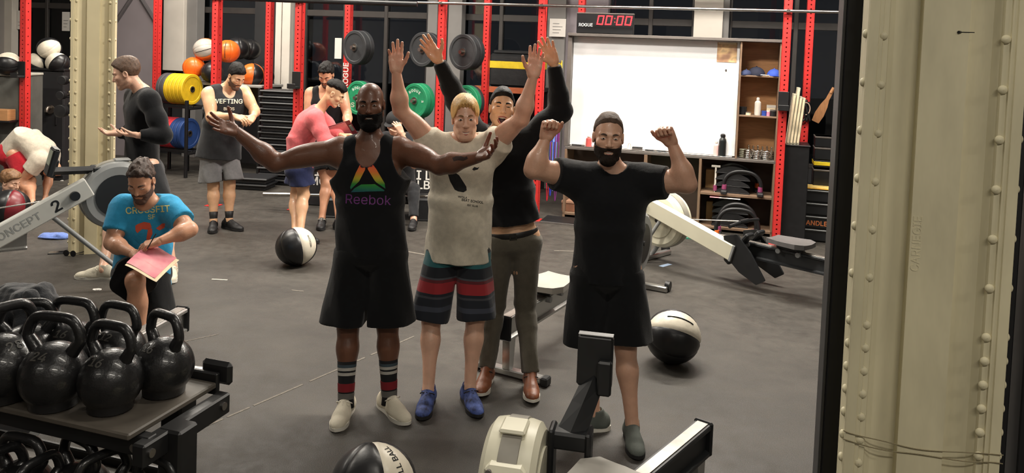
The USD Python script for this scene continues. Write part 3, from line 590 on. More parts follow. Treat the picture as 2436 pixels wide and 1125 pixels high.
# plate rack with yellow, red and blue plates
AXY = unit([.946, -.32, 0]); ORD = 'first second third fourth fifth sixth seventh'.split()
def row(px, py, y, cols, where):
    p = at(px, py, y); off = 0
    for k, c in enumerate(cols):
        t = .062; bumper(c, '%s bumper plate, %s from the open end %s' % (c, ORD[k], where), p - AXY * (off + t / 2), AXY, t); off += t + .006
row(458, 213, 11.6, ['yellow'] * 5 + ['grey'] * 2, 'of the upper plate row'); row(452, 318, 11.6, ['blue', 'blue', 'blue', 'red', 'red', 'red', 'red'], 'of the lower plate row')
a = at(458, 213, 11.6); b2 = at(452, 318, 11.6); pr = Thing('plate_rack', 'black steel rack holding the yellow, red and blue plates', 'rack', (a[0], a[1], 0), math.degrees(math.atan2(AXY[1], AXY[0])))
for z in (a[2] - .225, b2[2] - .225):
    for s in (-.12, .12): pr.part('rail', bx(-.62, .12, s - .02, s + .02, z - .046, z - .001, .004), BLKM)
    for x in (-.62, .09): pr.part('tie', bx(x, x + .03, -.12, .12, z - .04, z - .01, .004), BLKM)
for x in (-.62, .12):
    for s in (-.25, .25): pr.part('post', bx(x - .02, x + .02, s - .02, s + .02, 0, a[2] - .14, .004), BLKM)
    for z in (a[2] - .26, b2[2] - .26): pr.part('side_beam', bx(x - .015, x + .015, -.25, .25, z - .02, z + .01, .003), BLKM)

# ------------------------------------------------------------------ medicine balls
VIN = {n: pm('vinyl_' + n, c, .36, var=.08, scale=14, bump=.25, bscale=26) for n, c in dict(black=(26, 26, 28), white=(216, 208, 190), orange=(232, 104, 34), maroon=(110, 28, 36), grey=(172, 166, 158)).items()}
SEAM = pm('stitch_black', (18, 18, 18), .8)
def med_ball(label, c, r, base, panels, up=(0, 0, 1), face=(0, -1, 0), squash=.96, stripe=None, logo=None, seed=0, group=None):
    """A ball of eight sewn gores around up; panels: the colours of the gores in turn (None: as base)"""
    t = Thing('medicine_ball', label, 'ball', c, 0, group); Z = unit(up); Y = -unit(A_(face) - Z * (A_(face) @ Z)); X = np.cross(Y, Z)
    for k in range(6):
        a0, a1 = math.radians(-90 - 30 + 60 * k), math.radians(-90 + 30 + 60 * k); na, nb = 12, 18; th = np.linspace(.004, math.pi - .004, nb + 1); ph = np.linspace(a0, a1, na + 1)
        T, Ph = np.meshgrid(th, ph, indexing='ij'); e = np.minimum((Ph - a0), (a1 - Ph)) * np.sin(T); rr = r * (1 - .028 * np.exp(-(e / .05) ** 2) + .012 * (meshkit.fbm(np.stack([np.cos(Ph) * np.sin(T) * 3, np.sin(Ph) * np.sin(T) * 3, np.cos(T) * 3], -1) + seed, 2, seed) - .5))
        v = np.stack([rr * np.sin(T) * np.cos(Ph), rr * np.sin(T) * np.sin(Ph), rr * np.cos(T)], -1).reshape(-1, 3)
        f = np.array([[i * (na + 1) + j, (i + 1) * (na + 1) + j, (i + 1) * (na + 1) + j + 1, i * (na + 1) + j + 1] for i in range(nb) for j in range(na)]); W = v @ np.array([X, Y, Z]); W[:, 2] *= squash
        t.part('panel', trimesh.Trimesh(W, np.vstack([f[:, [0, 1, 2]], f[:, [0, 2, 3]]]), process=False), VIN[panels[k] or base], smooth=True, label=None if panels[k] in (None, base) else '%s panel' % panels[k])
    if stripe:
        pts = [(X * math.cos(a) * math.sin(q) + Y * math.sin(a) * math.sin(q) + Z * math.cos(q)) * r * 1.0 * [1, 1, squash] for a, q in zip(np.full(14, math.radians(stripe[0])), np.linspace(math.radians(stripe[1]), math.radians(stripe[2]), 14))]
        t.part('seam_cord', tube(pts, .0045, 6), SEAM, smooth=True)
    if logo:
        s, h, phi, theta = logo; L = []
        n = X * math.cos(math.radians(phi)) * math.sin(math.radians(theta)) + Y * math.sin(math.radians(phi)) * math.sin(math.radians(theta)) + Z * math.cos(math.radians(theta)); hx = unit(np.cross(Z, n)); hy = np.cross(n, hx); g = flat_text(s, h, True); gv, gf = trimesh.remesh.subdivide_to_size(g.vertices, g.faces, .015)
        d = n + gv[:, :1] / r * hy + gv[:, 1:2] / r * -hx; d /= np.linalg.norm(d, axis=1, keepdims=True); t.part('lettering', trimesh.Trimesh(d * r * 1.003 * [1, 1, squash], gf, process=False), SEAM, smooth=False)
    return t
def ball_on_floor(px, py, dz, r): p = atz(px, py, dz); return p
W_, N_ = 'white', None
med_ball('white-topped black medicine ball on the floor right of the flexing person', atz(1601, 800, .175), .182, 'black', ['white', N_, N_, N_, N_, N_], up=(-.97, .12, .25), face=(-.1, -.42, .9), stripe=(-90, 62, 118))
med_ball('black medicine ball with a white side panel on the floor behind the bald person', atz(705, 586, .17), .185, 'black', ['white', N_, N_, N_, N_, N_], up=(-.35, .3, .9), face=(.86, -.45, .38), logo=('MEDICINE', .018, -90, 90), squash=.93, seed=4)
med_ball('black and white lettered medicine ball cut off by the lower picture edge', atz(888, 1158, .17), .185, 'black', ['white', N_, N_, N_, N_, N_], up=(-.12, .35, .93), face=(.80, -.55, .1), logo=('WALL BALL', .028, -90, 58), seed=6)
med_ball('black and maroon medicine ball before the lying person', atz(24, 492, .18), .19, 'black', ['maroon', N_, N_, N_, N_, N_], up=(.1, .2, 1), face=(.75, -.65, .1), seed=8)
def bl(px, py, y, r, lab, base, pan, up, face, seed, **k): med_ball(lab, at(px, py, y), r, base, pan, up, face, seed=seed, **k)
bl(489, 118, 11.9, .178, 'orange and grey medicine ball highest in the pile at the back', 'orange', ['grey', N_, N_, N_, N_, 'grey'], (.9, .1, .3), (0, -.9, -.2), 10, stripe=(-95, 50, 130))
bl(461, 160, 11.85, .16, 'plain orange medicine ball nearest the yellow plates', 'orange', [N_] * 6, (0, 0, 1), (0, -1, 0), 11)
bl(542, 122, 11.9, .178, 'orange medicine ball with a black seam behind the drilled upright', 'orange', [N_] * 6, (0, .1, 1), (.1, -1, 0), 12, stripe=(-90, 45, 130))
bl(505, 172, 11.8, .165, 'black medicine ball low between the two orange balls', 'black', ['black'] * 6, (0, 0, 1), (0, -1, 0), 13)
bl(600, 178, 11.8, .178, 'orange medicine ball with a black half beside the bowed head', 'orange', [N_, 'black', N_, N_, N_, N_], (.1, 0, 1), (-.1, -1, 0), 14)
bl(625, 182, 11.95, .17, 'black medicine ball at the end of the ball shelf', 'black', [N_] * 6, (0, 0, 1), (0, -1, 0), 15)
bl(566, 115, 12.2, .18, 'black medicine ball behind the seamed orange ball', 'black', [N_] * 6, (0, 0, 1), (0, -1, 0), 16)
bl(594, 118, 12.4, .17, 'charcoal medicine ball at the back of the pile against the window', 'black', [N_] * 6, (.3, 0, 1), (0, -1, 0), 17)
sh = Thing('ball_shelf', 'grey steel shelf carrying the orange medicine balls', 'shelf', (at(540, 194, 11.8)[0], 11.95, 0), ROT); zs = at(540, 198, 11.8)[2]
sh.part('tray', bx(-.62, .68, -.22, .35, zs - .04, zs, .006), pm('shelf_grey', (150, 148, 144), .5)); [sh.part('leg', bx(x - .02, x + .02, y - .02, y + .02, 0, zs - .04, .003), BLKM) for x in (-.58, .64) for y in (-.2, .32)]; sh.part('lower_panel', bx(-.56, .62, .30, .33, .1, zs - .04, .003), BLKM)
bl(20, 152, 9.9, .15, 'black and white medicine ball on the pale-topped grey cabinet', 'black', ['white', N_, N_, N_, N_, N_], (1, .2, -.1), (.15, -.35, 1), 18)
bl(117, 115, 10.9, .155, 'mostly white medicine ball stacked highest on the black cabinet', 'black', ['white', 'white', N_, N_, N_, N_], (.75, .2, .6), (-.2, -1, -.1), 19)
bl(88, 150, 10.9, .15, 'white-faced medicine ball low left of its stack on the black cabinet', 'black', ['white', N_, N_, N_, N_, N_], (-.8, .3, .5), (.1, -.8, .5), 20)
bl(137, 150, 10.85, .15, 'medicine ball with a white wedge low right of its stack on the black cabinet', 'black', ['white', N_, N_, N_, N_, N_], (.5, .2, .8), (-.6, -.8, .1), 21)
def cabinet(label, px0, px1, pyt, y, m, topm, depth=.5, doors=2):
    a, b = at(px0, pyt, y), at(px1, pyt, y); h = a[2]; w = b[0] - a[0]
    t = Thing('storage_cabinet', label, 'cabinet', ((a[0] + b[0]) / 2, y, 0)); t.part('body', bx(-w / 2, w / 2, .02, depth, 0, h - .03, .004), m); t.part('top', bx(-w / 2 - .01, w / 2 + .01, -.01, depth, h - .03, h, .005), topm)
    for k in range(doors):
        x0 = -w / 2 + w * k / doors; d = t.part('door', bx(x0 + .006, x0 + w / doors - .006, 0, .019, .06, h - .045, .004), m); t.part('handle', bx(x0 + w / doors * .8, x0 + w / doors * .8 + .012, -.02, 0, h * .5, h * .5 + .12, .003), BLKM, under=d)
cabinet('grey cabinet with a pale worktop edge at the left picture edge', -60, 46, 172, 9.9, pm('cabinet_grey', (84, 84, 80), .55), pm('worktop_pale', (170, 168, 158), .5))
cabinet('black cabinet under the white-faced medicine balls', 66, 152, 161, 10.75, pm('cabinet_black', (36, 36, 38), .5), BLKM, doors=1)
pipe = at(106, 262, 10.6); pf = Thing('wall_fitting', 'round steel pipe fitting on the front of the black cabinet', 'fitting', (pipe[0], 10.74, pipe[2])); pf.part('flange', cyl((0, 0, .0), (0, -.02, 0), .06, 20), HUB); pf.part('spout', tube(smooth_path([(0, -.02, .02), (0, -.08, .02), (0, -.10, -.03)], 10), .024, 12), HUB)
for i, (px, py, r) in enumerate(((164, 190, .055), (160, 262, .075), (160, 225, .05))):
    p = at(px, py, 9.6); d = Thing('dumbbell', 'black dumbbell on the stand beside the far column, %s' % ('the top one', 'the lowest one', 'the middle one')[i], 'dumbbell', p)
    d.part('handle', cyl((0, -.1, 0), (0, .1, 0), .014, 10), STEEL)
    for s in (-1, 1): d.part('head', tube([(0, s * .08, 0), (0, s * .085, 0), (0, s * .16, 0), (0, s * .165, 0)], [r * .85, r, r, r * .85], 16), BLKM, smooth=30)
p = at(163, 300, 9.6); ds = Thing('dumbbell_stand', 'slim black stand for dumbbells behind the far column', 'stand', (p[0] + .02, 9.6, 0)); ds.part('post', bx(.05, .11, -.03, .03, 0, 1.7, .004), BLKM); ds.part('base', bx(-.1, .2, -.16, .16, 0, .03, .004), BLKM)
for py, r in ((190, .055), (262, .075), (225, .05)): z = at(163, py, 9.6)[2]; ds.part('cradle', bx(-.08, .06, -.04, .04, z - .04, z - .022, .003), BLKM)

# ------------------------------------------------------------------ stack of black step platforms
STEPM = pm('step_plastic', (28, 29, 32), .5, var=.15, scale=30)
b0 = atz(655, 446, 0); sx = .56
def step_mesh(w=.58, d=.40, h=.078): return cat(bx(-w / 2, w / 2, -d / 2, d / 2, h - .026, h, .009), bx(-w / 2 + .03, w / 2 - .03, -d / 2 + .03, d / 2 - .03, 0, h - .024, .01))
proto = None; NW = 'lowest,second lowest,third lowest,fourth lowest,fifth lowest,sixth lowest,seventh lowest,eighth lowest,eighth from the top,seventh from the top,sixth from the top,fifth from the top,fourth from the top,third from the top,second from the top,topmost'.split(',')
for k in range(16):
    lab = 'black plastic step platform, %s in the tall stack behind the coral top' % NW[k]; loc = (b0[0] + .012 * math.sin(k * 2.1), b0[1] + .35 + .01 * math.cos(k * 1.7), k * .0825); wide = k < 3
    if proto is None:
        proto = Thing('step_platform', lab, 'step', loc, -8 + 1.2 * math.sin(k), 'black step platforms in a stack'); proto.part('deck', bx(-.29, .29, -.20, .20, .055, .081, .009), STEPM); proto.part('base_frame', bx(-.26, .26, -.17, .17, 0, .056, .01), STEPM); proto.part('grip_edge', bx(-.285, .285, -.206, -.2005, .060, .072, .002), pm('grip_grey', (62, 62, 62), .5))
    else: copy(proto, 'step_platform', lab, loc, -8 + 1.5 * math.sin(k * 1.3))
b1 = atz(626, 444, 0)
for k, lab in enumerate(('black step platform at the foot of the tall stack, lower of two', 'black step platform at the foot of the tall stack, upper of two')): copy(proto, 'step_platform', lab, (b1[0] - .12, b1[1] - .1, k * .0825), -6)

# ------------------------------------------------------------------ shelf with black bags, centre back
sv = 1.7; za = onrig(1200, 207, sv)[1]; u0, u1 = ub(1128, sv, 200), ub(1292, sv, 200); SH = Thing('storage_shelf', 'shelf with an orange wooden edge under the yellow-banded bag', 'shelf', RIG_A, ROT)
SH.part('board', bx(u0, u1, sv, sv + .45, za - .05, za, .004), pm('black_ply', (30, 29, 29), .6)); SH.part('front_edge', bx(u0, u1, sv - .02, sv, za - .085, za, .004), pm('orange_wood', (176, 92, 56), .6, var=.2, stretch=(2, 30, 30)))
[SH.part('leg', bx(x - .025, x + .025, y - .025, y + .025, 0, za - .05, .003), BLKM) for x in (u0 + .05, u1 - .05) for y in (sv + .04, sv + .4)]; SH.part('lower_board', bx(u0, u1, sv, sv + .45, .5, .54, .004), pm('black_ply', 0))
BAGM = pm('bag_black', (28, 29, 31), .5, var=.2, scale=10, bump=.4, bscale=20); YEL = pm('band_yellow', (232, 202, 40), .5)
z1 = onrig(1200, 163, sv)[1]; z2 = onrig(1200, 146, sv)[1]; z3 = onrig(1200, 128, sv)[1]; ua, ub2 = ub(1162, sv, 160), ub(1284, sv, 160)
bg = Thing('equipment_bag', 'black equipment bag with a wide yellow band on the orange-edged shelf', 'bag', RIG_A, ROT)
bg.part('body', puff(trimesh.creation.icosphere(4).apply_transform(np.diag([(ub2 - ua) / 2, .2, (z3 - za) / 2, 1])).apply_translation(((ua + ub2) / 2, sv + .22, (za + z3) / 2)) if False else bx(ua, ub2, sv + .04, sv + .42, za, z3, .03), 0, 1), BAGM)
bg.part('yellow_band', bx(ua - .004, ub2 + .004, sv + .034, sv + .426, z1, z2, .004), YEL); bg.part('lid', bx(ua + .05, ub2 - .02, sv + .05, sv + .4, z3, z3 + .05, .015), BAGM)
for px, lab in ((1300, 'black storage tub low on the orange-edged shelf'),):
    q0, q1 = ub(1150, sv, 240), ub(1275, sv, 240); tb = Thing('storage_tub', lab, 'tub', RIG_A, ROT); tb.part('tub', bx(q0, q1, sv + .03, sv + .42, .54, .88, .02), BAGM); tb.part('lid', bx(q0 - .01, q1 + .01, sv + .02, sv + .43, .88, .91, .006), BLKM)
# sheets of paper
PAPER = pm('white_paper', (226, 222, 216), .8, var=.02); PRN = pm('print_grey', (120, 118, 116), .8)
def notice(px0, px1, py0, py1, v, label, lines=4):
    u0, zt = onrig(px0, py0, v); u1, zb_ = onrig(px1, py1, v); t = Thing('notice', label, 'paper', RIG_A + RU * ((u0 + u1) / 2) + RV * v + np.array([0, 0, zb_]), ROT); w, h = u1 - u0, zt - zb_; t.part('sheet', bx(-w / 2, w / 2, -.002, 0, 0, h), PAPER)
    for k in range(lines): t.part('text_line', bx(-w * .3, w * (.1 + .2 * ((k * 7) % 3) / 2), -.0035, -.002, h * (.2 + .17 * k), h * (.2 + .17 * k) + .008), PRN)
notice(1308, 1345, 44, 88, 2.05, 'white printed notice on the pilaster beside the timer'); notice(797, 812, 90, 140, 2.2, 'white sheet behind the high black plate', 0)
notice(41, 54, 25, 70, 2.28, 'white sheet on the window left of the red upright', 2); notice(148, 166, 28, 74, 2.28, 'white sheet on the window beside the far column', 3)
# ------------------------------------------------------------------ whiteboard wall and shelf unit (in rig coordinates)
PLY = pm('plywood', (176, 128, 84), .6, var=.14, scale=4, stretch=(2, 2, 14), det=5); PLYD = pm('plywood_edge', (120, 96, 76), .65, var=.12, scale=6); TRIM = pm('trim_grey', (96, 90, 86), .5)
V0 = .32; zc = lambda px, py, v=V0: onrig(px, py, v)[1]; uc = lambda px, py, v=V0: onrig(px, py, v)[0]
uA, uB, uC = uc(1350, 200), uc(1757, 200), uc(1856, 200); zT = zc(1600, 86); zBot = zc(1757, 378); DEP = .34
wb = Thing('whiteboard_unit', 'wooden wall unit carrying the big white board and an open shelf column', 'shelf unit', RIG_A, ROT)
wb.part('top_board', bx(uA - .02, uC + .01, V0 - .02, V0 + DEP, zT - .035, zT, .004), TRIM); wb.part('back_panel', bx(uB, uC, V0 + DEP - .02, V0 + DEP, zBot, zT - .035), PLY)
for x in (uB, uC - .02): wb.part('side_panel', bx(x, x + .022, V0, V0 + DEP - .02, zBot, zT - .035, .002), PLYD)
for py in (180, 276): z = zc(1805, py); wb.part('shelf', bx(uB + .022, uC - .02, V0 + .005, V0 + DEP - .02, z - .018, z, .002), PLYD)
wb.part('bottom_board', bx(uA, uC, V0, V0 + DEP, zBot - .03, zBot, .003), TRIM)
zBL = zBot
wb.part('frame_side', bx(uA - .02, uA + .03, V0 + .02, V0 + DEP, zBL, zT - .035, .003), TRIM); wb.part('backing', bx(uA + .03, uB, V0 + .13, V0 + .15, zBL, zT - .035), PLYD)
WB = pm('whiteboard_enamel', (238, 238, 240), .25, var=.01); b_ = wb.part('board_surface', bx(uA + .032, uB - .004, V0 + .115, V0 + .129, zBL + .012, zT - .036, .002), WB, label='big blank white marker board')
wb.part('pen_tray', bx(uA + .05, uB - .03, V0 + .03, V0 + .115, zBL, zBL + .012, .003), STEEL)
# lower compartments
zL = zBot - .03; zM = zc(1740, 462)
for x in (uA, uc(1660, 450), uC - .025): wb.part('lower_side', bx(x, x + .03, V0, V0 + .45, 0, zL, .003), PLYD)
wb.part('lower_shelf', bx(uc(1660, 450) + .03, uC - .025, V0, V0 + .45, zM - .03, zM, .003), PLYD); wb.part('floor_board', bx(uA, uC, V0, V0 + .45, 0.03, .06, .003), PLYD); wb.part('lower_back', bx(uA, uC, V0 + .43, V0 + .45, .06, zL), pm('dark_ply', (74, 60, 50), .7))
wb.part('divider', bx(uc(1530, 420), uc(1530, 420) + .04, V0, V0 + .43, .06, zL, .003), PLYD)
RP = lambda u, v, z: RIG_A + RU * u + RV * v + np.array([0, 0, z])
def rthing(name, label, cat_, u, v, z, group=None, rz=0): return Thing(name, label, cat_, RP(u, v, z), ROT + rz, group)
# timer on top
u0, u1, z0, z1 = uc(1371, 50, .3), uc(1507, 50, .3), zc(1440, 67, .3), zc(1440, 31, .3); w, h = u1 - u0, z1 - z0
tm = rthing('wall_timer', 'black digital timer reading 00:00 in red on the whiteboard unit', 'clock', (u0 + u1) / 2, .34, zT)
zo = max(0.0, z0 - zT); tm.part('case', bx(-w / 2, w / 2, -.02, .06, 0, h + zo, .008), pm('timer_black', (26, 26, 28), .35)); tm.part('top_trim', bx(-w / 2, w / 2, -.024, .06, h + zo - .012, h + zo + .002, .002), TRIM)
LED = em('led_red', (255, 46, 50), 3.2)
def seven0(x, z, dw, dh, th=.011, sl=.16):
    o = Polygon([(0, 0), (dw, 0), (dw, dh), (0, dh)]).buffer(.005); i = Polygon([(th, th), (dw - th, th), (dw - th, dh - th), (th, dh - th)]); g = extr(o.difference(i), .003); v = np.asarray(g.vertices); v[:, 0] += v[:, 1] * sl
    return basis(trimesh.Trimesh(v, g.faces, process=False), (1, 0, 0), (0, 0, 1), (0, -1, 0), (x, -.021, z))
dh = h * .58; dw = w * .100; zd = zo + h * .24
for fx in (.423, .569, .762, .910): tm.part('digit', seven0(-w / 2 + w * fx - dw * .5 - dh * .08, zd, dw, dh), LED, smooth=False)
for k in (.3, .72): tm.part('colon', bx(-w / 2 + w * .664, -w / 2 + w * .664 + .012, -.024, -.021, zd + dh * k - .006, zd + dh * k + .006), LED, smooth=False)
lt_ = text('ROGUE', .036, .002, True); tm.part('lettering', basis(lt_, (1, 0, 0), (0, 0, 1), (0, -1, 0), (-w / 2 + .025, -.020, zo + .016)), pm('decal_white', 0), smooth=False)
# picture on the board: a plain soft colour print
pu0, pu1, pz0, pz1 = uc(1706, 125, .43), uc(1753, 125, .43), zc(1730, 148, .43), zc(1730, 101, .43)
PIC = usdkit.material(stage, '/World/Looks/picture_print', {'tc': ('texture_coordinate', {}), 'n': ('noise_texture', {'scale': 5.0, 'detail': 2.0}), 'r': ('rgb_ramp', {'ramp': [(.3, lin((92, 70, 58))), (.45, lin((168, 130, 104))), (.55, lin((226, 190, 140))), (.65, lin((122, 112, 104))), (.8, lin((214, 206, 196)))]}), 'p': ('principled_bsdf', {'roughness': .5})}, [('tc.object', 'n.vector'), ('n.fac', 'r.fac'), ('r.color', 'p.base_color')], surface='p.BSDF')
pc = rthing('picture', 'small brown photographic print stuck on the upper corner of the white board', 'picture', pu0, V0 + .113, pz0); pc.part('print', bx(0, pu1 - pu0, -.003, 0, 0, pz1 - pz0), PIC); pc.part('tape', bx(.01, pu1 - pu0 - .01, -.004, -.003, pz1 - pz0 - .02, pz1 - pz0), PALEP)
mg = rthing('magnet', 'small black round magnet on the white board', 'magnet', uc(1727, 167, .43), V0 + .114, zc(1727, 167, .43)); mg.part('disc', cyl((0, 0, 0), (0, -.008, 0), .011, 16), BLKM); mg.part('cap', cyl((0, -.008, 0), (0, -.011, 0), .007, 12), TRIM)
def bottle(name, label, u, v, z, r, h, m, capm, neck=.4):
    t = rthing(name, label, 'bottle', u, v, z); t.part('body', lathe([(.0005, 0), (r * .95, 0), (r, .01), (r, h * .66), (r * .92, h * .74), (r * neck, h * .82), (r * neck, h * .86), (.0005, h * .86)], 24), m, smooth=35); t.part('cap', lathe([(.0005, h), (r * neck * .6, h), (r * neck * 1.15, h * .96), (r * neck * 1.15, h * .86), (.0005, h * .86)], 20), capm, smooth=35); return t
zt = zBL + .012
bottle('water_bottle', 'black sports bottle on the pen tray at the board edge', uc(1718, 360, .38), .395, zt, .042, zc(1718, 318, .4) - zt, pm('bottle_black', (30, 34, 34), .3), BLKM, .6)
bottle('water_bottle', 'pale pink translucent bottle beside the black sports bottle', uc(1703, 360, .38), .40, zt, .03, zc(1703, 335, .4) - zt, pm('bottle_pink', (226, 190, 186), .3), PILW, .5)
bottle('spray_bottle', 'red bottle on the pen tray behind the bearded head', uc(1400, 345, .38), .39, zt, .035, zc(1400, 322, .4) - zt, pm('bottle_red', (214, 96, 92), .4), PILW, .5)
for i, (px, ln, lab) in enumerate(((1372, .12, 'dark marker lying at the left end of the pen tray'), (1545, .10, 'dark marker lying in the middle of the pen tray'), (1572, .12, 'dark marker beside the eraser on the pen tray'))):
    t = rthing('marker', lab, 'marker', uc(px, 352, .38), .37, zt + .009); t.part('barrel', cyl((-ln / 2, 0, 0), (ln / 2, 0, 0), .009, 10), BLKM); t.part('cap', cyl((ln / 2, 0, 0), (ln / 2 + .035, 0, 0), .0095, 10), TRIM)
t = rthing('board_eraser', 'grey felt board eraser on the pen tray', 'eraser', uc(1516, 352, .38), .385, zt); t.part('felt', bx(-.06, .06, -.025, .025, 0, .022, .003), TRIM); t.part('back', bx(-.06, .06, -.025, .025, .022, .036, .004), BLKM)
t = rthing('carabiner_clip', 'small white clip standing on the pen tray', 'clip', uc(1497, 348, .38), .39, zt); t.part('loop', tube(smooth_path([(-.02, 0, 0), (-.012, 0, .06), (0, 0, .075), (.012, 0, .06), (.02, 0, 0)], 16), .005, 8), PILW, smooth=True); t.part('base', bx(-.024, .024, -.012, .012, 0, .006, .002), PILW)
# shelf column contents
zS1, zS2, zS3 = zc(1805, 180), zc(1805, 276), zBot
def capobj(label, u, v, z, m, s=1.0, rz=0):
    t = rthing('baseball_cap', label, 'cap', u, v, z, rz=rz); F = Field([el((0, 0, 0), (.085 * s, .10 * s, .085 * s)), cut((0, 0, 0), (0, 0, -1), (-.2, -.2, -.2), (.2, .2, .2))], .006).mesh(); t.part('crown', F, m, smooth=True)
    bq = extr(Polygon([(-.07, -.06), (-.065, -.12), (-.03, -.155), (.03, -.155), (.065, -.12), (.07, -.06), (0, -.095)]), .005); bq.vertices = bq.vertices * s; t.part('brim', bq, m); t.part('button', sph((0, 0, .085 * s), .009, 1), m, smooth=True)
NVY = pm('cap_navy', (22, 26, 46), .85); RBL = pm('cap_royal_blue', (40, 70, 160), .8)
capobj('dark navy cap at the back of the upper cubby', uc(1800, 170), V0 + .17, zS1, NVY, 1.15, 20); capobj('slate blue cap lying in front of the navy cap', uc(1775, 178), V0 + .10, zS1, pm('cap_slate', (44, 54, 86), .85), .72, -30); capobj('royal blue cap at the right of the upper cubby', uc(1843, 172), V0 + .14, zS1, RBL, .95, 10)
t = rthing('card', 'cream card lying on the upper cubby shelf', 'paper', uc(1815, 178), V0 + .06, zS1); t.part('sheet', rot(bx(-.09, .09, -.035, .035, 0, .004), 8), PALEP); t.part('fold', rot(bx(-.02, .07, -.03, .02, .004, .012, .002), -12), PAPER)
bottle('squeeze_bottle', 'white squeeze bottle in the middle cubby', uc(1802, 276), V0 + .13, zS2, .036, zc(1802, 232, V0 + .1) - zS2, PILW, PILW, .45)
def tub(name, label, u, v, z, r, h, m, lid):
    t = rthing(name, label, 'container', u, v, z); t.part('body', lathe([(.0005, 0), (r, 0), (r, h * .8), (.0005, h * .8)], 20), m, smooth=35); t.part('lid', lathe([(.0005, h), (r * 1.04, h), (r * 1.04, h * .8), (.0005, h * .8)], 20), lid, smooth=35)
tub('jar', 'black jar at the left of the middle cubby', uc(1766, 276), V0 + .12, zS2, .045, .09, BLKM, BLKM); tub('tape_roll', 'small beige roll beside the black jar', uc(1780, 276), V0 + .07, zS2, .03, .035, PALEP, TRIM)
tub('jar', 'blue tub beside the squeeze bottle', uc(1818, 276), V0 + .10, zS2, .028, .055, RBL, RBL); tub('jar', 'pink tub in the middle cubby', uc(1828, 276), V0 + .09, zS2, .02, .06, pm('tub_pink', (214, 140, 170), .5), PILW); tub('jar', 'dark tub at the right of the middle cubby', uc(1840, 276), V0 + .09, zS2, .035, .075, BLKM, TRIM)
t = rthing('carton', 'cream carton at the back of the middle cubby', 'box', uc(1835, 276), V0 + .22, zS2); t.part('box', bx(-.05, .05, -.04, .04, 0, .12, .003), PALEP); t.part('flap', bx(-.05, .05, -.042, -.04, .09, .12), PILW)
CHR = pm('chrome', (214, 212, 206), .12, 1.0, var=.03)
for i in range(7):
    uu = uc(1768 + 11 * i, 376); vv = V0 + (.10 if i % 2 else .18); lv = 0
    t = rthing('bar_collar', 'chrome spring collar in the lowest cubby, %s from the left' % ORD[i], 'collar', uu, vv, zS3, 'chrome collars in the lowest cubby')
    t.part('coil', cat(*[tube([(.045 * math.cos(a), .045 * math.sin(a), .010 + .020 * k) for a in np.linspace(0, 2 * np.pi, 15)], .008, 6, cap=False) for k in range(5)]), CHR if i else pm('collar_olive', (150, 148, 128), .4), smooth=True)
    for s in (-1, 1): t.part('grip', tube([(.03, s * .01, .02), (.06, s * .02, .08), (.055, s * .03, .15)], .009, 6), CHR, smooth=True)
# lower compartments: ab mats, low hurdle bars, boards
MATM = pm('ab_mat_foam', (28, 28, 30), .5, var=.2, scale=20); OG = pm('ring_orange', (232, 108, 40), .5); PU = pm('ring_purple', (140, 62, 100), .5)
def ab_mat(label, u, v, z, w=.34, hgt=.08, rz=0):
    n = 18; x = np.linspace(-w / 2, w / 2, n); top_ = [(q, .012 + hgt * math.cos(math.pi * q / w) ** .8) if abs(q) < w / 2 - 1e-6 else (q, .012) for q in x]; pl = Polygon([(-w / 2, 0)] + top_ + [(w / 2, 0)]); m = basis(extr(pl, .30), (1, 0, 0), (0, 0, 1), (0, 1, 0), (0, -.15, 0))
    m = trimesh.Trimesh(m.vertices, m.faces[:, ::-1], process=False); t = rthing('ab_mat', label, 'mat', u, v, z, rz=rz); t.part('pad', m, MATM, smooth=40); t.part('base_sheet', bx(-w / 2 - .004, w / 2 + .004, -.152, .152, -.004, .004, .001), BLKM)
us = uc(1742, 450)
for k in range(4): ab_mat('curved black ab mat on the upper lower shelf, %s from the bottom' % ORD[k], us, V0 + .2, zM + .006 + k * .075, .38, .07)
for k in range(4): ab_mat('curved black ab mat on the bottom board, %s from the bottom' % ORD[k], uc(1735, 540), V0 + .2, .068 + k * .075, .40, .07)
def hurdle(label, u, v, z, w, h, ring, rz=0):
    t = rthing('hurdle_bar', label, 'bar', u, v, z, rz=rz); r = .022; p = [(-w / 2, 0, .04), (-w / 2, 0, h * .55), (-w / 2 + .05, 0, h * .85), (-w / 2 + .14, 0, h), (w / 2 - .14, 0, h), (w / 2 - .05, 0, h * .85), (w / 2, 0, h * .55), (w / 2, 0, .04)]
    t.part('arch', tube(smooth_path(p, 36), r, 12), BLKM, smooth=True)
    for s in (-1, 1): t.part('ring', cyl((s * w / 2, 0, .045), (s * w / 2, 0, .10), r * 1.25, 16), ring); t.part('foot', bx(s * w / 2 - .035, s * w / 2 + .035, -.11, .11, 0, .042, .01), pm('foot_rubber', (30, 30, 32), .6))
hurdle('black arched bar with purple rings in front of the bottom board', uc(1752, 560), V0 - .14, 0, .40, .36, PU); hurdle('black arched bar with orange rings standing on the floor by the red upright', uc(1752, 580, 0) , V0 - .34, 0, .44, .34, OG, 6)
hurdle('black arched bar with purple rings on the upper lower shelf', uc(1765, 455), V0 + .05, zM, .40, .26, PU); hurdle('black arched bar with orange rings at the left of the upper lower shelf', uc(1752, 455), V0 + .34, zM, .46, .25, OG)
t = rthing('t_handle', 'white T-shaped handle standing at the left of the lower shelf', 'handle', uc(1700, 458), V0 + .06, zM); t.part('stem', cyl((0, 0, 0), (0, 0, .30), .011, 10), PILW); t.part('grip', cyl((-.05, 0, .30), (.05, 0, .30), .014, 10), PILW); t.part('ring', cyl((0, 0, .02), (0, 0, .08), .022, 14), PU)
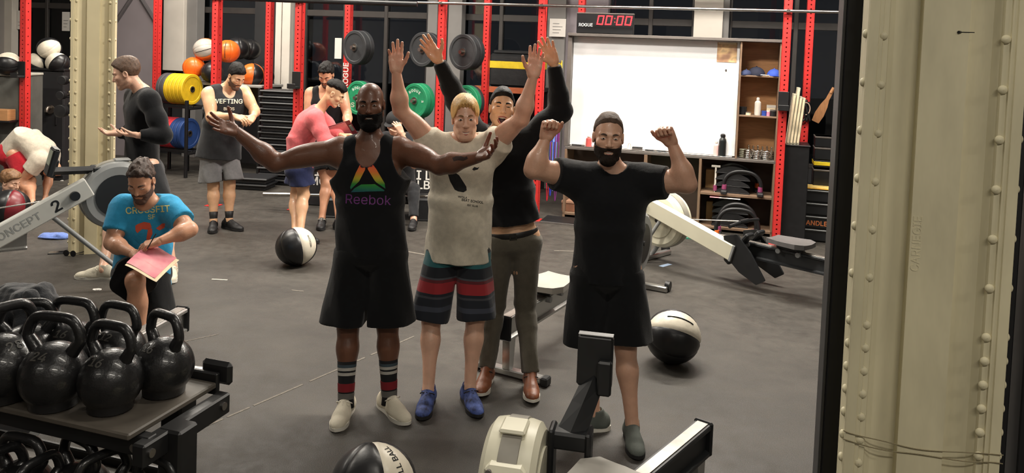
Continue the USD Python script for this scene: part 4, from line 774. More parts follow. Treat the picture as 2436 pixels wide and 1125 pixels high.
t = rthing('flyer', 'pink and white sheet lying on the upper bottom mats', 'paper', uc(1722, 481), V0 + .08, .40); t.part('pink_half', bx(-.16, -.05, -.12, .14, 0, .003), PINKP); t.part('white_half', bx(-.05, .18, -.12, .14, 0, .003), PAPER)
for px, z, lab in ((1690, zM, 'tan cardboard box at the back of the upper lower shelf'), (1695, .068, 'tan cardboard box at the back of the bottom board')):
    t = rthing('cardboard_box', lab, 'box', uc(px, 440) + .05, V0 + .37, z); t.part('box', bx(-.12, .12, -.05, .05, 0, .22, .003), pm('cardboard', (178, 142, 96), .8)); t.part('tape', bx(-.02, .02, -.052, -.05, 0, .22), PALEP)
t = rthing('shoe_pair_box', 'brown shoe box in the low compartment under the board', 'box', uc(1360, 500), V0 + .15, .06); t.part('box', bx(-.14, .14, -.09, .09, 0, .10, .003), pm('shoe_box', (126, 84, 62), .7)); t.part('lid', bx(-.145, .145, -.095, .095, .10, .13, .003), pm('shoe_box_lid', (170, 128, 104), .7))
t = rthing('floor_mat', 'dark rubber mat on the floor under the white board', 'mat', uc(1350, 515, .1), .12, 0); t.part('mat', bx(-.28, .34, -.24, .12, 0, .022, .004), BLKM); t.part('edge', bx(-.28, .34, -.245, -.24, 0, .02, .001), TRIM)
# skipping ropes hung beside the board
for i, (px, c, dx, lab) in enumerate(((1309, (190, 40, 60), 0, 'red skipping rope'), (1316, (52, 66, 190), .006, 'deep blue skipping rope'), (1322, (120, 150, 235), .0, 'pale blue beaded skipping rope'), (1328, (120, 50, 120), .004, 'purple skipping rope'), (1334, (214, 186, 60), 0, 'yellow skipping rope hung highest'))):
    u_, zt_ = onrig(px, 150 if i == 4 else 305, .12); zb2 = onrig(px, 300 if i == 4 else 478 - 12 * (i % 3), .12)[1]; t = rthing('skipping_rope', lab + ' hanging on the red upright by the board', 'rope', u_, .10, 0)
    pts = [(-.012, 0, zt_), (-.018, -.01, (zt_ + zb2) / 2), (0, 0, zb2), (.02, -.006, (zt_ + zb2) / 2 + .1), (.012, 0, zt_)]; t.part('cord', tube(smooth_path(pts, 30), .0055, 6), pm('rope_%d' % i, c, .4), smooth=True)
    for s in (-1, 1): t.part('grip', cyl((s * .012, 0, zt_ - .16), (s * .012, 0, zt_), .013, 10), pm('rope_%d' % i, c, .4) if i != 2 else pm('rope_pale', (150, 190, 250), .3))
    t.part('hook', tube([(0, .10, zt_ + .0), (0, -.01, zt_), (0, -.02, zt_ + .02)], .005, 6), STEEL)
# right of the shelf unit: drawer tower, boards, paddle
td = rthing('drawer_tower', 'black plastic drawer tower at the right with a yellow folder on top', 'drawers', uc(1972, 560, .3), .30, 0); Wd = .40; tz = onrig(1940, 452, .25)[1]; DP = pm('drawer_plastic', (30, 31, 33), .3, var=.1)
td.part('frame', bx(-Wd, Wd, .02, .45, 0, tz, .008), DP)
for k in range(4):
    z0, z1 = tz * (k + .06) / 4, tz * (k + .94) / 4; dr = td.part('drawer', bx(-Wd + .02, Wd - .02, -.005, .03, z0, z1, .008), DP); td.part('rim', bx(-Wd + .01, Wd - .01, -.018, .0, z1 - .016, z1, .005), pm('rim_grey', (110, 112, 112), .35), under=dr)
    if k == 1: td.part('lettering', basis(text('HANDLE', .05, .002, True), (1, 0, 0), (0, 0, 1), (0, -1, 0), (-.30, -.006, z0 + .03)), pm('label_orange', (206, 120, 70), .7), under=dr, smooth=False)
t = rthing('folder', 'yellow paper folder lying on the drawer tower', 'folder', uc(1945, 446, .3), .42, tz); t.part('cover', bx(-.14, .17, -.12, .12, 0, .012, .003), pm('folder_yellow', (230, 176, 66), .7)); t.part('sheets', bx(-.12, .16, -.11, .11, .012, .018, .001), pm('folder_sheet', (240, 206, 120), .7))
for k, (zz, hh, lab) in enumerate(((0.02, .20, 'black bin on the drawer tower'), (.225, .08, 'yellow-banded black bin'), (.31, .14, 'black bin with a grey rim'), (.455, .12, 'topmost black bin in the pile'))):
    t = rthing('storage_bin', lab + ' beside the near column', 'bin', uc(1990, 400, .3), .55, tz + zz - (.02 if k == 0 else 0)); t.part('bin', bx(-.22, .22, -.06, .2, 0, hh, .008), DP); t.part('band', bx(-.222, .222, -.064, .2, hh * .25, hh * .8, .004) if k == 1 else bx(-.222, .222, -.064, .2, hh - .02, hh, .004), YEL if k == 1 else TRIM)
BEI = pm('beige_board', (188, 182, 160), .7, var=.06)
for k in range(4):
    t = rthing('foam_board', 'beige board leaning behind the red upright, %s from the left' % ORD[k], 'board', uc(1873 + k * 8, 330, .12), .12 + .02 * k, 0)
    zt_, zb2 = onrig(1890, 222 + 3 * k - (18 if k == 1 else 0), .15)[1], onrig(1880, 342, .15)[1]
    t.part('board', rot(bx(-.017, .017, -.09, .09, zb2, zt_, .003), 5, (0, 1, 0), (0, 0, zb2)), BEI); t.part('edge', rot(bx(-.012, .012, -.094, -.09, zb2 + .02, zt_ - .02, .001), 5, (0, 1, 0), (0, 0, zb2)), PALEP)
t = rthing('board_stand', 'tall black stand under the beige boards', 'stand', uc(1885, 480, .15), .16, 0); zb2 = onrig(1880, 342, .15)[1]; t.part('cabinet', bx(-.13, .14, -.12, .28, 0, zb2 - .01, .006), BLKM); t.part('top', bx(-.14, .15, -.13, .28, zb2 - .012, zb2, .003), BLKM)
WOODP = pm('paddle_wood', (150, 104, 66), .6, var=.2, scale=6, stretch=(10, 10, 2)); t = rthing('wooden_paddle', 'brown wooden paddle leaning above the black bins', 'paddle', uc(1940, 288, .5), .52, onrig(1958, 290, .5)[1])
pd = Polygon([(-.035, 0), (.035, 0), (.045, .09), (.035, .2), (.014, .28), (.012, .42), (-.012, .42), (-.014, .28), (-.035, .2), (-.045, .09)]).buffer(.006); pm_ = basis(extr(pd, .016), (1, 0, 0), (0, 0, 1), (0, -1, 0)); t.part('blade', rot(pm_, 24, (0, 1, 0)), WOODP); t.part('grip', rot(cyl((0, -.008, .36), (0, -.008, .43), .018, 10), 24, (0, 1, 0)), WOODP)
x, y = rearR[2]; zz = onrig(1920, 262, y)[1]; t = Thing('gym_rings', 'black straps and rings hung on the rear red upright at the right', 'rings', RP(x, y - .05, zz), ROT)
for k in range(3): t.part('strap', tube(smooth_path([(-.03 + .02 * k, 0, .12), (-.05 + .03 * k, -.03, 0), (-.03 + .04 * k, -.03, -.12), (.0 + .02 * k, -.01, -.06), (.02 * k, 0, .1)], 24), .010, 8), BLKM, smooth=True)
t.part('loop', tube([(.045 * math.cos(a), -.03, .02 + .07 * math.sin(a)) for a in np.linspace(0, 2 * np.pi, 25)], .006, 8, cap=False), pm('ring_pale', (200, 170, 150), .5), smooth=True); t.part('buckle', bx(-.06, -.03, -.04, -.02, -.14, -.10, .004), STEEL)
# ------------------------------------------------------------------ rowing machines
ALU = pm('rail_aluminium', (186, 186, 184), .32, .9, var=.06, scale=30, stretch=(2, 30, 30)); CREAMP = pm('rower_cream', (214, 210, 188), .42, var=.04, scale=4); GREYP = pm('rower_grey', (140, 142, 142), .42, var=.06); RBLK = pm('rower_black', (28, 29, 31), .45, var=.15); SEATG = pm('seat_grey', (168, 164, 156), .55, var=.06)
SCREEN = pm('monitor_screen', (150, 160, 140), .2, var=.05)
def rower(label, front, d, L=2.2, tall=0.0, hous=CREAMP, beam=CREAMP, seat=.6, fz=.42, fr=.27, number=None, arm=True, armtop=None, parts='all', seatm=SEATG, beamtop=None, bx1=None, aw=None, rfoot=.24, bs=-.15):
    """local x runs from the flywheel to the rear foot"""
    rz = math.degrees(math.atan2(d[1], d[0])); t = Thing('rowing_machine', label, 'rowing machine', (front[0], front[1], 0), rz, None); zr = .32 + tall; fz = fz + tall
    x1 = .62 if L > 1.9 else .38
    # flywheel housing: a drum lying across the rail, a broad cheek on each side
    an = np.linspace(0, 2 * np.pi, 41)[:-1]; R = fr; prof = [(R * .20, -.10), (R * .86, -.105), (R * .97, -.085), (R, -.05), (R, .05), (R * .97, .085), (R * .86, .105), (R * .20, .10)]
    drum = basis(lathe([(.0005, -.10)] + prof + [(.0005, .10)], 44), (1, 0, 0), (0, 0, 1), (0, -1, 0), (0, 0, fz)); h = t.part('flywheel_housing', drum, hous, smooth=32)
    t.part('rim_band', basis(lathe([(R + .001, -.038), (R + .006, -.036), (R + .006, .036), (R + .001, .038)], 44), (1, 0, 0), (0, 0, 1), (0, -1, 0), (0, 0, fz)), pm('vent_band', (150, 146, 136), .5), smooth=32, under=h)
    for s in (-1, 1):
        t.part('vent_disc', basis(lathe([(.0005, .006), (R * .55, .006), (R * .62, .002), (R * .62, -.01), (.0005, -.01)], 36), (1, 0, 0), (0, 0, 1), (0, -s, 0), (0, s * .102, fz)), RBLK if hous is GREYP else pm('cheek_cream', (196, 192, 170), .5), smooth=30, under=h)
        t.part('hub_screw', cyl((0, s * .10, fz), (0, s * .122, fz), .022, 14), RBLK, under=h)
    t.part('band_clip', cat(bx(-R * .78 - .03, -R * .78 + .05, -.075, .075, fz + R * .48, fz + R * .72, .018)), hous, under=h); t.part('handle_slot', bx(-.10, .02, -.05, .05, fz + R * .985, fz + R + .014, .008), hous, under=h)
    for s in (-1, 1): t.part('clip_screw', cyl((-R * .82, s * .055, fz + R * .62), (-R * .80 - .04, s * .055, fz + R * .66), .011, 10), TRIM, under=h)
    # slanting main beam, front leg, rail
    bt = (.05, fz + R * .62) if beamtop is None else beamtop; be = (bx1 or x1 + .12, zr - .03)
    dd = unit([be[0] - bt[0], 0, be[1] - bt[1]]); ln = math.hypot(be[0] - bt[0], be[1] - bt[1]); nn = unit([-dd[2], 0, dd[0]])
    if L > 1.9:
        bmsh = basis(bx(0, ln, -.045, .045, -.075, .075, .008), dd, (0, 1, 0), nn, (bt[0], bs, bt[1])); bm_ = t.part('main_beam', bmsh, beam)
        t.part('beam_cap', basis(bx(ln - .015, ln + .01, -.048, .048, -.078, .078, .004), dd, (0, 1, 0), nn, (bt[0], bs, bt[1])), GREYP, under=bm_)
        t.part('knob', cyl((bt[0] + dd[0] * .12, bs + .04 * np.sign(bs), bt[1] + dd[2] * .12), (bt[0] + dd[0] * .12, bs + .08 * np.sign(bs), bt[1] + dd[2] * .12), .035, 14), RBLK, under=bm_)
        t.part('cross_tube', cyl((bt[0] + dd[0] * .1, bs, bt[1] + dd[2] * .1), (bt[0] + dd[0] * .1, .02, bt[1] + dd[2] * .1), .03, 12), RBLK)
        if number:
            for txt, hh, off, mm in ((number, .085, .26, RBLK), ('CONCEPT', .055, .56, pm('beam_print', (150, 152, 150), .5))):
                for s in (1,):
                    g = text(txt, hh, .002, True); g = moved(g, -g.bounds.mean(0)); t.part('lettering', basis(g, -dd, nn if nn[2] > 0 else -nn, (0, 1, 0), (bt[0] + dd[0] * off, bs + .0455, bt[1] + dd[2] * off)), mm, smooth=False, under=bm_)
    t.part('front_leg', cat(cyl((.04, 0, fz - R * .5), (-.12, 0, .05), .022, 12), cyl((.10, -.06, fz - R * .2), (.10, -.02, fz - R * .9), .018, 10)), GREYP)
    t.part('front_foot', bx(-.15, -.09, -.30, .30, .0, .05, .008), ALU); [t.part('caster', cyl((-.16, s * .27, .045), (-.16, s * .31, .045), .042, 16), RBLK) for s in (-1, 1)]
    Ib = Polygon([(-.04, -.075), (.04, -.075), (.04, -.06), (.018, -.05), (.018, .035), (.04, .045), (.04, .06), (.036, .066), (-.036, .066), (-.04, .06), (-.04, .045), (-.018, .035), (-.018, -.05), (-.04, -.06)])
    rail = basis(extr(Ib, L - x1), (0, 1, 0), (0, 0, 1), (1, 0, 0), (x1, 0, zr)); rp = t.part('rail', rail, ALU if beam is not CREAMP or L < 1.9 else pm('rail_dark', (54, 56, 58), .45, .4)); t.part('rail_top', bx(x1, L, -.026, .026, zr + .066, zr + .070, .001), pm('rail_top_steel', (158, 152, 146), .42, .9, var=.12, scale=14), under=rp)
    t.part('end_cap', bx(L, L + .022, -.045, .045, zr - .08, zr + .075, .008), RBLK, under=rp)
    rl_ = Polygon([(L - .09, zr - .07), (L - .01, zr - .07), (L - .02, .05), (L - .07, .05)]); t.part('rear_leg', basis(extr(rl_, .05), (1, 0, 0), (0, 0, 1), (0, -1, 0), (0, .025, 0)), ALU)
    t.part('rear_foot', bx(L - .08, L - .02, -rfoot, rfoot, .01, .05, .006), ALU); [t.part('foot_cap', bx(L - .085, L - .015, s * rfoot, s * (rfoot + .045), .0, .055, .008), RBLK) for s in (-1, 1)]
    # foot stretchers
    if L > 1.9:
        for s in (-1, 1):
            fx = (bx1 - .02 if bx1 else x1) + .02; t.part('footrest', rot(bx(fx - .02, fx + .02, s * .10 - .06, s * .10 + .06, zr - .12, zr + .20, .012), 38 , (0, 1, 0), (fx, 0, zr)), RBLK); t.part('heel_cup', rot(bx(fx - .015, fx + .055, s * .10 - .065, s * .10 + .065, zr - .15, zr - .10, .012), 38, (0, 1, 0), (fx, 0, zr)), RBLK); t.part('strap', rot(bx(fx + .02, fx + .05, s * .10 - .062, s * .10 + .062, zr + .06, zr + .10, .01), 38, (0, 1, 0), (fx, 0, zr)), pm('strap_grey', (96, 96, 96), .6))
    if L > 1.9 and bx1:
        for s in (-1, 1):
            pl = Polygon([(fx - .08, zr + .10), (fx + .03, zr + .13), (fx + .16, zr + .0), (fx + .30, zr - .20), (fx + .24, zr - .24), (fx + .08, zr - .17), (fx - .05, zr - .06)]).buffer(.015); t.part('stretcher_plate', basis(extr(pl, .02), (1, 0, 0), (0, 0, 1), (0, -1, 0), (0, s * .17 + .01, 0)), RBLK)
        sg = np.sign(bs); t.part('leg_strut', cyl((bt[0] + dd[0] * .34, bs, bt[1] + dd[2] * .34), (-.12, sg * .27, .05), .018, 12), GREYP)
    # seat on rollers
    sx_ = x1 + (L - x1) * (seat or 0); sp_ = [(-.15, .02), (-.15, .05), (-.10, .062), (.0, .05), (.09, .062), (.14, .05), (.14, .02)]; st = extr(Polygon([(-.17, -.09), (-.16, .09), (-.06, .12), (.1, .14), (.16, .10), (.17, 0), (.16, -.10), (.1, -.14), (-.06, -.12), (-.16, -.09)]).buffer(.012), .035)
    st = trimesh.Trimesh(*trimesh.remesh.subdivide_to_size(st.vertices, st.faces, .06), process=True); v = np.asarray(st.vertices); v[:, 2] += (.55 * v[:, 1] ** 2 + .25 * v[:, 0] ** 2 - .008) * (v[:, 2] > .01); s0 = seat and t.part('seat', moved(trimesh.Trimesh(v, st.faces, process=False), (sx_, 0, zr + .115)), seatm, smooth=40)
    if seat: t.part('carriage', bx(sx_ - .11, sx_ + .11, -.055, .055, zr + .075, zr + .118, .008), RBLK, under=s0); seat and [t.part('roller', cyl((sx_ + q * .09, -.06, zr + .05), (sx_ + q * .09, .06, zr + .05), .022, 12), GREYP, under=s0) for q in (-1, 1)]
    # handle and chain
    hx = (bx1 or .62) if L > 1.9 else .3
    if L > 1.9:
        hp = t.part('pull_handle', cat(cyl((hx, -.25, zr + .22), (hx, -.06, zr + .235), .016, 12), cyl((hx, .06, zr + .235), (hx, .25, zr + .22), .016, 12), cyl((hx, -.07, zr + .235), (hx, .07, zr + .235), .02, 12)), RBLK); t.part('chain', cyl((.1, 0, fz + .02), (hx, 0, zr + .235), .006, 8), STEEL, under=hp)
    if arm:
        if aw is not None:
            c_, s_ = math.cos(math.radians(rz)), math.sin(math.radians(rz)); tl = lambda p: np.array([c_ * (p[0] - front[0]) + s_ * (p[1] - front[1]), -s_ * (p[0] - front[0]) + c_ * (p[1] - front[1]), p[2]])
        a0 = tl(aw[0]) if aw is not None else np.array([.13, .07 if L < 1.9 else .0, fz + R * (.55 if L < 1.9 else .75)]); a1 = tl(aw[1]) if aw is not None else np.array(armtop if armtop is not None else [.62, .0, fz + .52]); m_ = unit(a1 - a0)
        ap = t.part('monitor_arm', cat(tube([a0, a0 + (a1 - a0) * .5, a1], [.032, .030, .032], 4, rb=[.058, .05, .045] if L < 1.9 else [.03] * 3, up=np.cross(m_, [0, 1, 0]))), RBLK, smooth=False)
        t.part('arm_bracket', cat(bx(a0[0] - .05, a0[0] + .05, a0[1] - .085, a0[1] - .06, a0[2] - .34, a0[2] + .03, .008), bx(a0[0] - .05, a0[0] + .05, a0[1] + .06, a0[1] + .085, a0[2] - .34, a0[2] + .03, .008), bx(a0[0] - .04, a0[0] + .04, a0[1] - .085, a0[1] + .085, a0[2] - .05, a0[2] + .02, .01)), RBLK, under=ap)
        mo_ = .03; mw = .105 if aw is None else .072; mt = unit([-.25 if aw is None else .02, 0, 1]); mf = unit(np.cross([0, 1, 0], mt)); mf = mf if mf[0] > 0 else -mf        # the screen looks along +x
        mp = t.part('monitor', basis(bx(-mw, mw, -.022, .022, -.06, .15, .01), (0, 1, 0), mf, mt, a1 + mt * mo_), RBLK); t.part('screen', basis(bx(-mw * .8, mw * .8, .0205, .024, .02, .13), (0, 1, 0), mf, mt, a1 + mt * mo_), SCREEN, under=mp)
        t.part('battery_box', basis(bx(-mw, -mw * .2, -.055, -.020, -.08, .06, .008), (0, 1, 0), mf, mt, a1 + mt * mo_), RBLK, under=mp); t.part('top_edge', basis(bx(-mw + .001, mw - .001, -.02, .02, .150, .154, .001), (0, 1, 0), mf, mt, a1 + mt * mo_), pm('monitor_edge', (150, 150, 150), .4), under=mp)
    return t
f1 = at(1226, 1085, 3.0); rower('cream rowing machine with its black monitor arm raised, cut off by the lower edge', f1, unit([.20, .98, 0]), L=.45, fz=.365, fr=.245, seat=None, aw=(at(1358, 1034, 3.08), at(1414, 900, 3.2)), hous=CREAMP, rfoot=.10)
rearF = atz(1672, 1004, .39); dF = unit([.61, .79, 0]); rower('rowing machine with grey seat and silver rail end showing beside the flexing person', rearF - dF * 2.25, dF, L=2.25, hous=CREAMP, seat=.455, arm=False, rfoot=.16)
f2 = at(276, 462, 6.42); r2 = rower('grey rowing machine with the number 2 on its pale beam before the far column', f2, unit([-.8, -.6, 0]), L=2.3, tall=.12, bs=.15, hous=GREYP, beam=pm('beam_silver', (196, 196, 190), .4, var=.05), fz=.62, number='2', armtop=[.49, .12, .97], beamtop=(.22, .84), bx1=1.0)
f3 = at(1580, 505, 7.75); e3 = atz(1960, 620, .36); rower('cream rowing machine angled towards the drawer tower at the right', f3, unit((e3 - f3) * [1, 1, 0]), L=2.35, tall=.0, hous=CREAMP, beam=CREAMP, fz=.42, seat=.40, arm=False, seatm=pm('seat_dark_grey', (92, 90, 90), .5), beamtop=(-.22, .60), bx1=.86)
e4 = atz(1204, 756, .38); f4 = atz(1546, 660, 0); d4 = unit([-.48, -.877, 0]); f4 = e4 - d4 * 2.2; rower('rowing machine with a silver rear leg, half hidden behind the flexing person', f4, d4, L=2.2, hous=GREYP, beam=GREYP, fz=.42, seat=.62, arm=False)
e5 = atz(432, 735, .38); d5 = unit([.17, .98, 0]); f5 = e5 - d5 * 1.4; rower('rowing machine whose silver rail end shows behind the kettlebells', f5, d5, L=1.4, hous=GREYP, beam=GREYP, seat=.25, arm=False)

# ------------------------------------------------------------------ kettlebells on their rack
IRON = pm('kettlebell_iron', (26, 26, 27), .34, var=.25, scale=18, bump=.25, bscale=90, coat=.25); RACKM = pm('rack_black', (24, 24, 25), .45, var=.2, scale=12); WORN = pm('shelf_worn', (84, 78, 70), .55, var=.3, scale=6, det=6)
KZ = .80; ra = atz(0, 966, KZ); rb_ = atz(312, 1036, KZ); kd = unit((rb_ - ra) * [1, 1, 0]); kn = np.array([-kd[1], kd[0], 0]); KR = math.degrees(math.atan2(kd[1], kd[0]))
kr = Thing('kettlebell_rack', 'black steel rack with worn shelves full of kettlebells', 'rack', (rb_[0], rb_[1], 0), KR)
for z, nm in ((KZ, 'upper_shelf'), (.40, 'lower_shelf')):
    kr.part(nm, bx(-1.9, -.01, 0, .42, z - .022, z, .005), WORN); kr.part('shelf_lip', bx(-1.9, -.01, .42, .44, z - .05, z + .03, .005), RACKM); kr.part('front_beam', bx(-1.9, .03, .04, .08, z - .09, z - .023, .004), RACKM)
kr.part('side_bracket', bx(-.10, .03, .441, .47, KZ - .02, KZ + .065, .014), RACKM); kr.part('side_rail', bx(.0, .05, -.0, .42, KZ - .10, KZ - .026, .006), RACKM)
for x, y in ((.05, .15), (-.14, .38), (-1.8, .11), (-1.8, .38)): kr.part('upright', bx(x - .045, x + .045, y - .045, y + .045, 0, KZ - .024, .008), RACKM)
for y in (.03, .38):
    b_ = kr.part('bolt', cyl((.050, y, KZ - .06), (.056, y, KZ - .06), .014, 14), STEEL)
kr.part('bolt', cyl((-.02, .036, KZ - .06), (-.02, .030, KZ - .06), .014, 14), STEEL)
def kb_path(r, h, w): return smooth_path([(-r * .52, 0, r * 1.55), (-w * .92, 0, r * 2.0), (-w, 0, h - .070), (-w * .78, 0, h - .026), (-w * .3, 0, h - .013), (w * .3, 0, h - .013), (w * .78, 0, h - .026), (w, 0, h - .070), (w * .92, 0, r * 2.0), (r * .52, 0, r * 1.55)], 40)
def kettlebell(label, p, rz=0, s=1.0, num='16', w=.088):
    t = Thing('kettlebell', label, 'kettlebell', p, rz); r, h = .102 * s, .295 * s; w = w * s
    pr = [(.0005, .0), (r * .62, 0), (r * .70, .006)] + [(r * math.sin(a), r * .97 - r * math.cos(a)) for a in np.linspace(.80, math.pi - .02, 20)] + [(.0005, r * 1.97)]
    t.part('bell', lathe(pr, 40), IRON, smooth=40)
    hp = kb_path(r, h, w); q = np.linspace(-1, 1, len(hp)); t.part('handle', tube(hp, .0165 * s + .006 * s * q ** 4, 14, up=(0, 1, 0)), IRON, smooth=True)
    if num:
        g = text(num, .030 * s, .002, True); g = moved(g, -g.bounds.mean(0)); v = np.asarray(g.vertices); th = math.radians(52); n = np.array([0, -math.cos(th), math.sin(th)]); ux = np.array([1., 0, 0]); uy = np.array([0, math.sin(th), math.cos(th)])
        c = np.array([0, 0, r * .97]); P_q = (n + v[:, :1] / r * ux + v[:, 1:2] / r * uy); P_q /= np.linalg.norm(P_q, axis=1, keepdims=True); P_q = c + P_q * (r + .0006 + v[:, 2:3]); t.part('lettering', trimesh.Trimesh(P_q, g.faces, process=False), pm('worn_paint', (62, 60, 56), .6), smooth=False)
    return t
def onshelf(px, py, s=1.0, z=KZ): p = atz(px, py, z + .295 * s); return (p[0], p[1], z)
kettlebell('kettlebell marked 16 nearest the corner post on the upper shelf', onshelf(266, 764), -18, 1.0, '16', .083)
kettlebell('wide-handled kettlebell in the middle of the front row of the upper shelf', onshelf(130, 744, 1.06), -10, 1.06, '24', .092)
kettlebell('kettlebell beside the shelf bracket at the right end of the upper shelf', onshelf(393, 740, .98), -32, .98, '16', .080)
kettlebell('kettlebell half cut off by the left picture edge on the upper shelf', onshelf(8, 722, 1.1), 62, 1.1, '28', .09)
kettlebell('kettlebell at the back of the upper shelf between the wide-handled one and its neighbour', onshelf(176, 707, .98), -12, .98, '16', .09)
kettlebell('kettlebell at the back of the upper shelf in front of the kneeling person', onshelf(284, 718, .94), -20, .94, '12', .088)
kettlebell('kettlebell at the back left of the upper shelf under the dark jacket', onshelf(64, 712, .98), 20, .98, None, .088)
for px, py, s, rz, lab in ((52, 1032, 1.0, -16, 'kettlebell with its broad handle at the left end of the lower shelf'), (190, 1036, 1.0, -30, 'kettlebell in the middle of the lower shelf'), (92, 1085, .9, 70, 'kettlebell with its handle end-on in the front of the lower shelf'), (244, 1072, .95, 55, 'kettlebell with a slanting handle right of the middle of the lower shelf'), (-6, 1066, .95, 60, 'kettlebell cut off by the left edge on the lower shelf'), (372, 1082, .95, -25, 'kettlebell behind the rack post on the lower shelf')):
    h = .295 * s; p = atz(px, py, .40 + h); kettlebell(lab, (p[0], p[1], .40), rz, s, '20')
jp = at(60, 725, 2.98); jk = Thing('jacket', 'crumpled dark grey fleece jacket lying over the kettlebells', 'jacket', jp)
JM = pm('fleece_dark', (46, 48, 52), .95, var=.2, scale=30, bump=.5, bscale=200, sheen=.3)
jf = Field([el((-.03, 0, .0), (.12, .08, .075), k=.03), el((.05, -.01, .02), (.075, .07, .06), k=.02), el((.095, -.02, -.005), (.04, .05, .045), k=.015), el((-.10, 0, .0), (.07, .08, .06), k=.02), rc((-.09, -.05, .02), (-.02, -.07, -.10), .035, .03, .012), rc((.02, -.06, .03), (.05, -.07, -.09), .04, .028, .012), rc((-.14, -.04, .0), (-.12, -.06, -.10), .035, .03, .01)], .006).mesh()
jk.part('body', puff(jf, .022, 16, 9), JM, smooth=True); jk.part('sleeve', puff(Field([rc((.06, -.06, .045), (.10, -.05, .0), .034, .026, .01), rc((.10, -.05, .0), (.11, -.04, -.05), .026, .024, .01)], .006).mesh(), .012, 22, 4), JM, smooth=True)

# ------------------------------------------------------------------ barbell, bench and boxes at the back
bb0, bb1 = at(700, 463, 9.35), at(1030, 467, 9.15); bb = Thing('barbell', 'steel barbell lying across black pads behind the bald person', 'barbell', (bb0 + bb1) / 2); dv = unit(bb1 - bb0); hl = np.linalg.norm(bb1 - bb0) / 2
bb.part('shaft', cyl(-dv * hl, dv * hl, .014, 14), pm('bar_steel', (222, 218, 210), .2, 1.0)); [bb.part('sleeve', cyl(dv * s * hl, dv * s * (hl + .38), .0245, 14), STEEL) for s in (-1, 1)]; [bb.part('collar', cyl(dv * s * (hl - .02), dv * s * hl, .036, 14), STEEL) for s in (-1, 1)]
for px, w, lab in ((800, .14, 'black pad under the barbell beside the bald hip'), (1012, .12, 'black pad under the barbell beside the cream shirt')):
    c = at(px, 464, 9.27); z = c[2] - .0145; t = Thing('crash_pad', lab, 'pad', (c[0], c[1] + .05, 0)); t.part('pad', bx(-w, w, -.2, .15, 0, z, .02), BAGM); t.part('base', bx(-w - .01, w + .01, -.205, .155, 0, .02, .004), BLKM)
bc = atz(975, 498, .0); bn = Thing('bench', 'low black bench under the person in the cap', 'bench', (bc[0] + .1, 9.36, 0)); bn.part('pad', bx(-.42, .42, -.16, .16, .17, .235, .02), BAGM); [bn.part('leg', bx(x - .02, x + .02, -.14, .14, 0, .17, .004), BLKM) for x in (-.34, .34)]
for px0, px1, lab, tx in ((722, 806, 'black plyometric box with white lettering behind the coral top', ('15', 'MOL')), (975, 1040, 'black plyometric box with white lettering behind the cream shirt', ('I L', 'LB'))):
    a, b = at(px0, 452, 9.75), at(px1, 452, 9.75); top_z = at(px0, 372, 9.75)[2]; w = (b[0] - a[0]) / 2; t = Thing('plyo_box', lab, 'box', ((a[0] + b[0]) / 2, 9.75, 0), -3); t.part('box', bx(-w, w, 0, .5, 0, top_z, .012), pm('box_black', (28, 28, 30), .6)); t.part('top_pad', bx(-w + .01, w - .01, .01, .49, top_z, top_z + .02, .008), BAGM)
    for s, zz, hh in ((tx[0], at(760, 418, 9.75)[2], .11), (tx[1], at(760, 440, 9.75)[2], .10)):
        g = flat_text(s, hh, True); t.part('lettering', basis(g, (1, 0, 0), (0, 0, 1), (0, -1, 0), (0, -.002, zz)), pm('decal_white', 0), smooth=False)
# ------------------------------------------------------------------ small things and tape on the floor
TAPE = pm('chalk_line', (112, 106, 98), .9, var=.25, scale=40, det=6); TAPEW = pm('white_tape', (190, 184, 172), .8)
def strip(pts, w, m, name, label, cat_, gap=None, n=1):
    p = [atz(*q, 0) for q in pts]; a, b = p[0], p[1]; d = unit(b - a); s = np.array([-d[1], d[0], 0]); L = np.linalg.norm(b - a); t = Thing(name, label, cat_, (a[0], a[1], 0)); g = gap or []
    segs = [(0, L)] if not gap else [(L * x, L * y) for x, y in gap]
    for x, y in segs: t.part('segment', basis(bx(x, y, -w / 2, w / 2, .0004, .0016), d, s, (0, 0, 1)), m, smooth=False)
    return t
strip([(462, 1026), (985, 800)], .014, TAPE, 'chalk_line', 'faint dashed chalk line running across the floor to the bald feet', 'line', [(0, .10), (.115, .2), (.215, .42), (.45, .6), (.63, .72), (.75, .83), (.86, 1)])
strip([(1085, 758), (1150, 730)], .016, TAPE, 'chalk_line', 'faint chalk line between the blond and the laughing legs', 'line')
strip([(955, 596), (1012, 606)], .03, TAPE, 'floor_tape', 'pale floor tape showing between the bald and the blond person', 'tape'); strip([(1318, 596), (1372, 598)], .02, TAPE, 'floor_tape', 'pale floor tape left of the flexing waist', 'tape')
strip([(504, 664), (541, 666)], .02, TAPEW, 'floor_tape', 'short white tape mark on the open floor left of the bald person', 'tape'); strip([(694, 690), (722, 693)], .016, TAPE, 'floor_tape', 'short faint tape mark below the black and white ball', 'tape'); strip([(1572, 634), (1594, 628)], .05, pm('blue_tape', (150, 170, 196), .7), 'floor_tape', 'pale blue tape mark beside the front foot of the cream rower', 'tape')
strip([(440, 812), (520, 795)], .012, TAPE, 'chalk_line', 'short faint chalk mark beside the silver rail end', 'line')
def scrap(px, py, label, m, s=.05, seed=0):
    r = random.Random(seed); p = atz(px, py, 0); t = Thing('paper_scrap', label, 'litter', p); pts = [(s * (1 + .3 * r.random()) * math.cos(a), s * .6 * (1 + .5 * r.random()) * math.sin(a)) for a in np.linspace(0, 2 * math.pi, 8)[:-1]]; t.part('scrap', extr(Polygon(pts), .003), m); t.part('curl', moved(extr(Polygon([(x * .6, y * .6) for x, y in pts]), .004), (s * .3, 0, .003)), m)
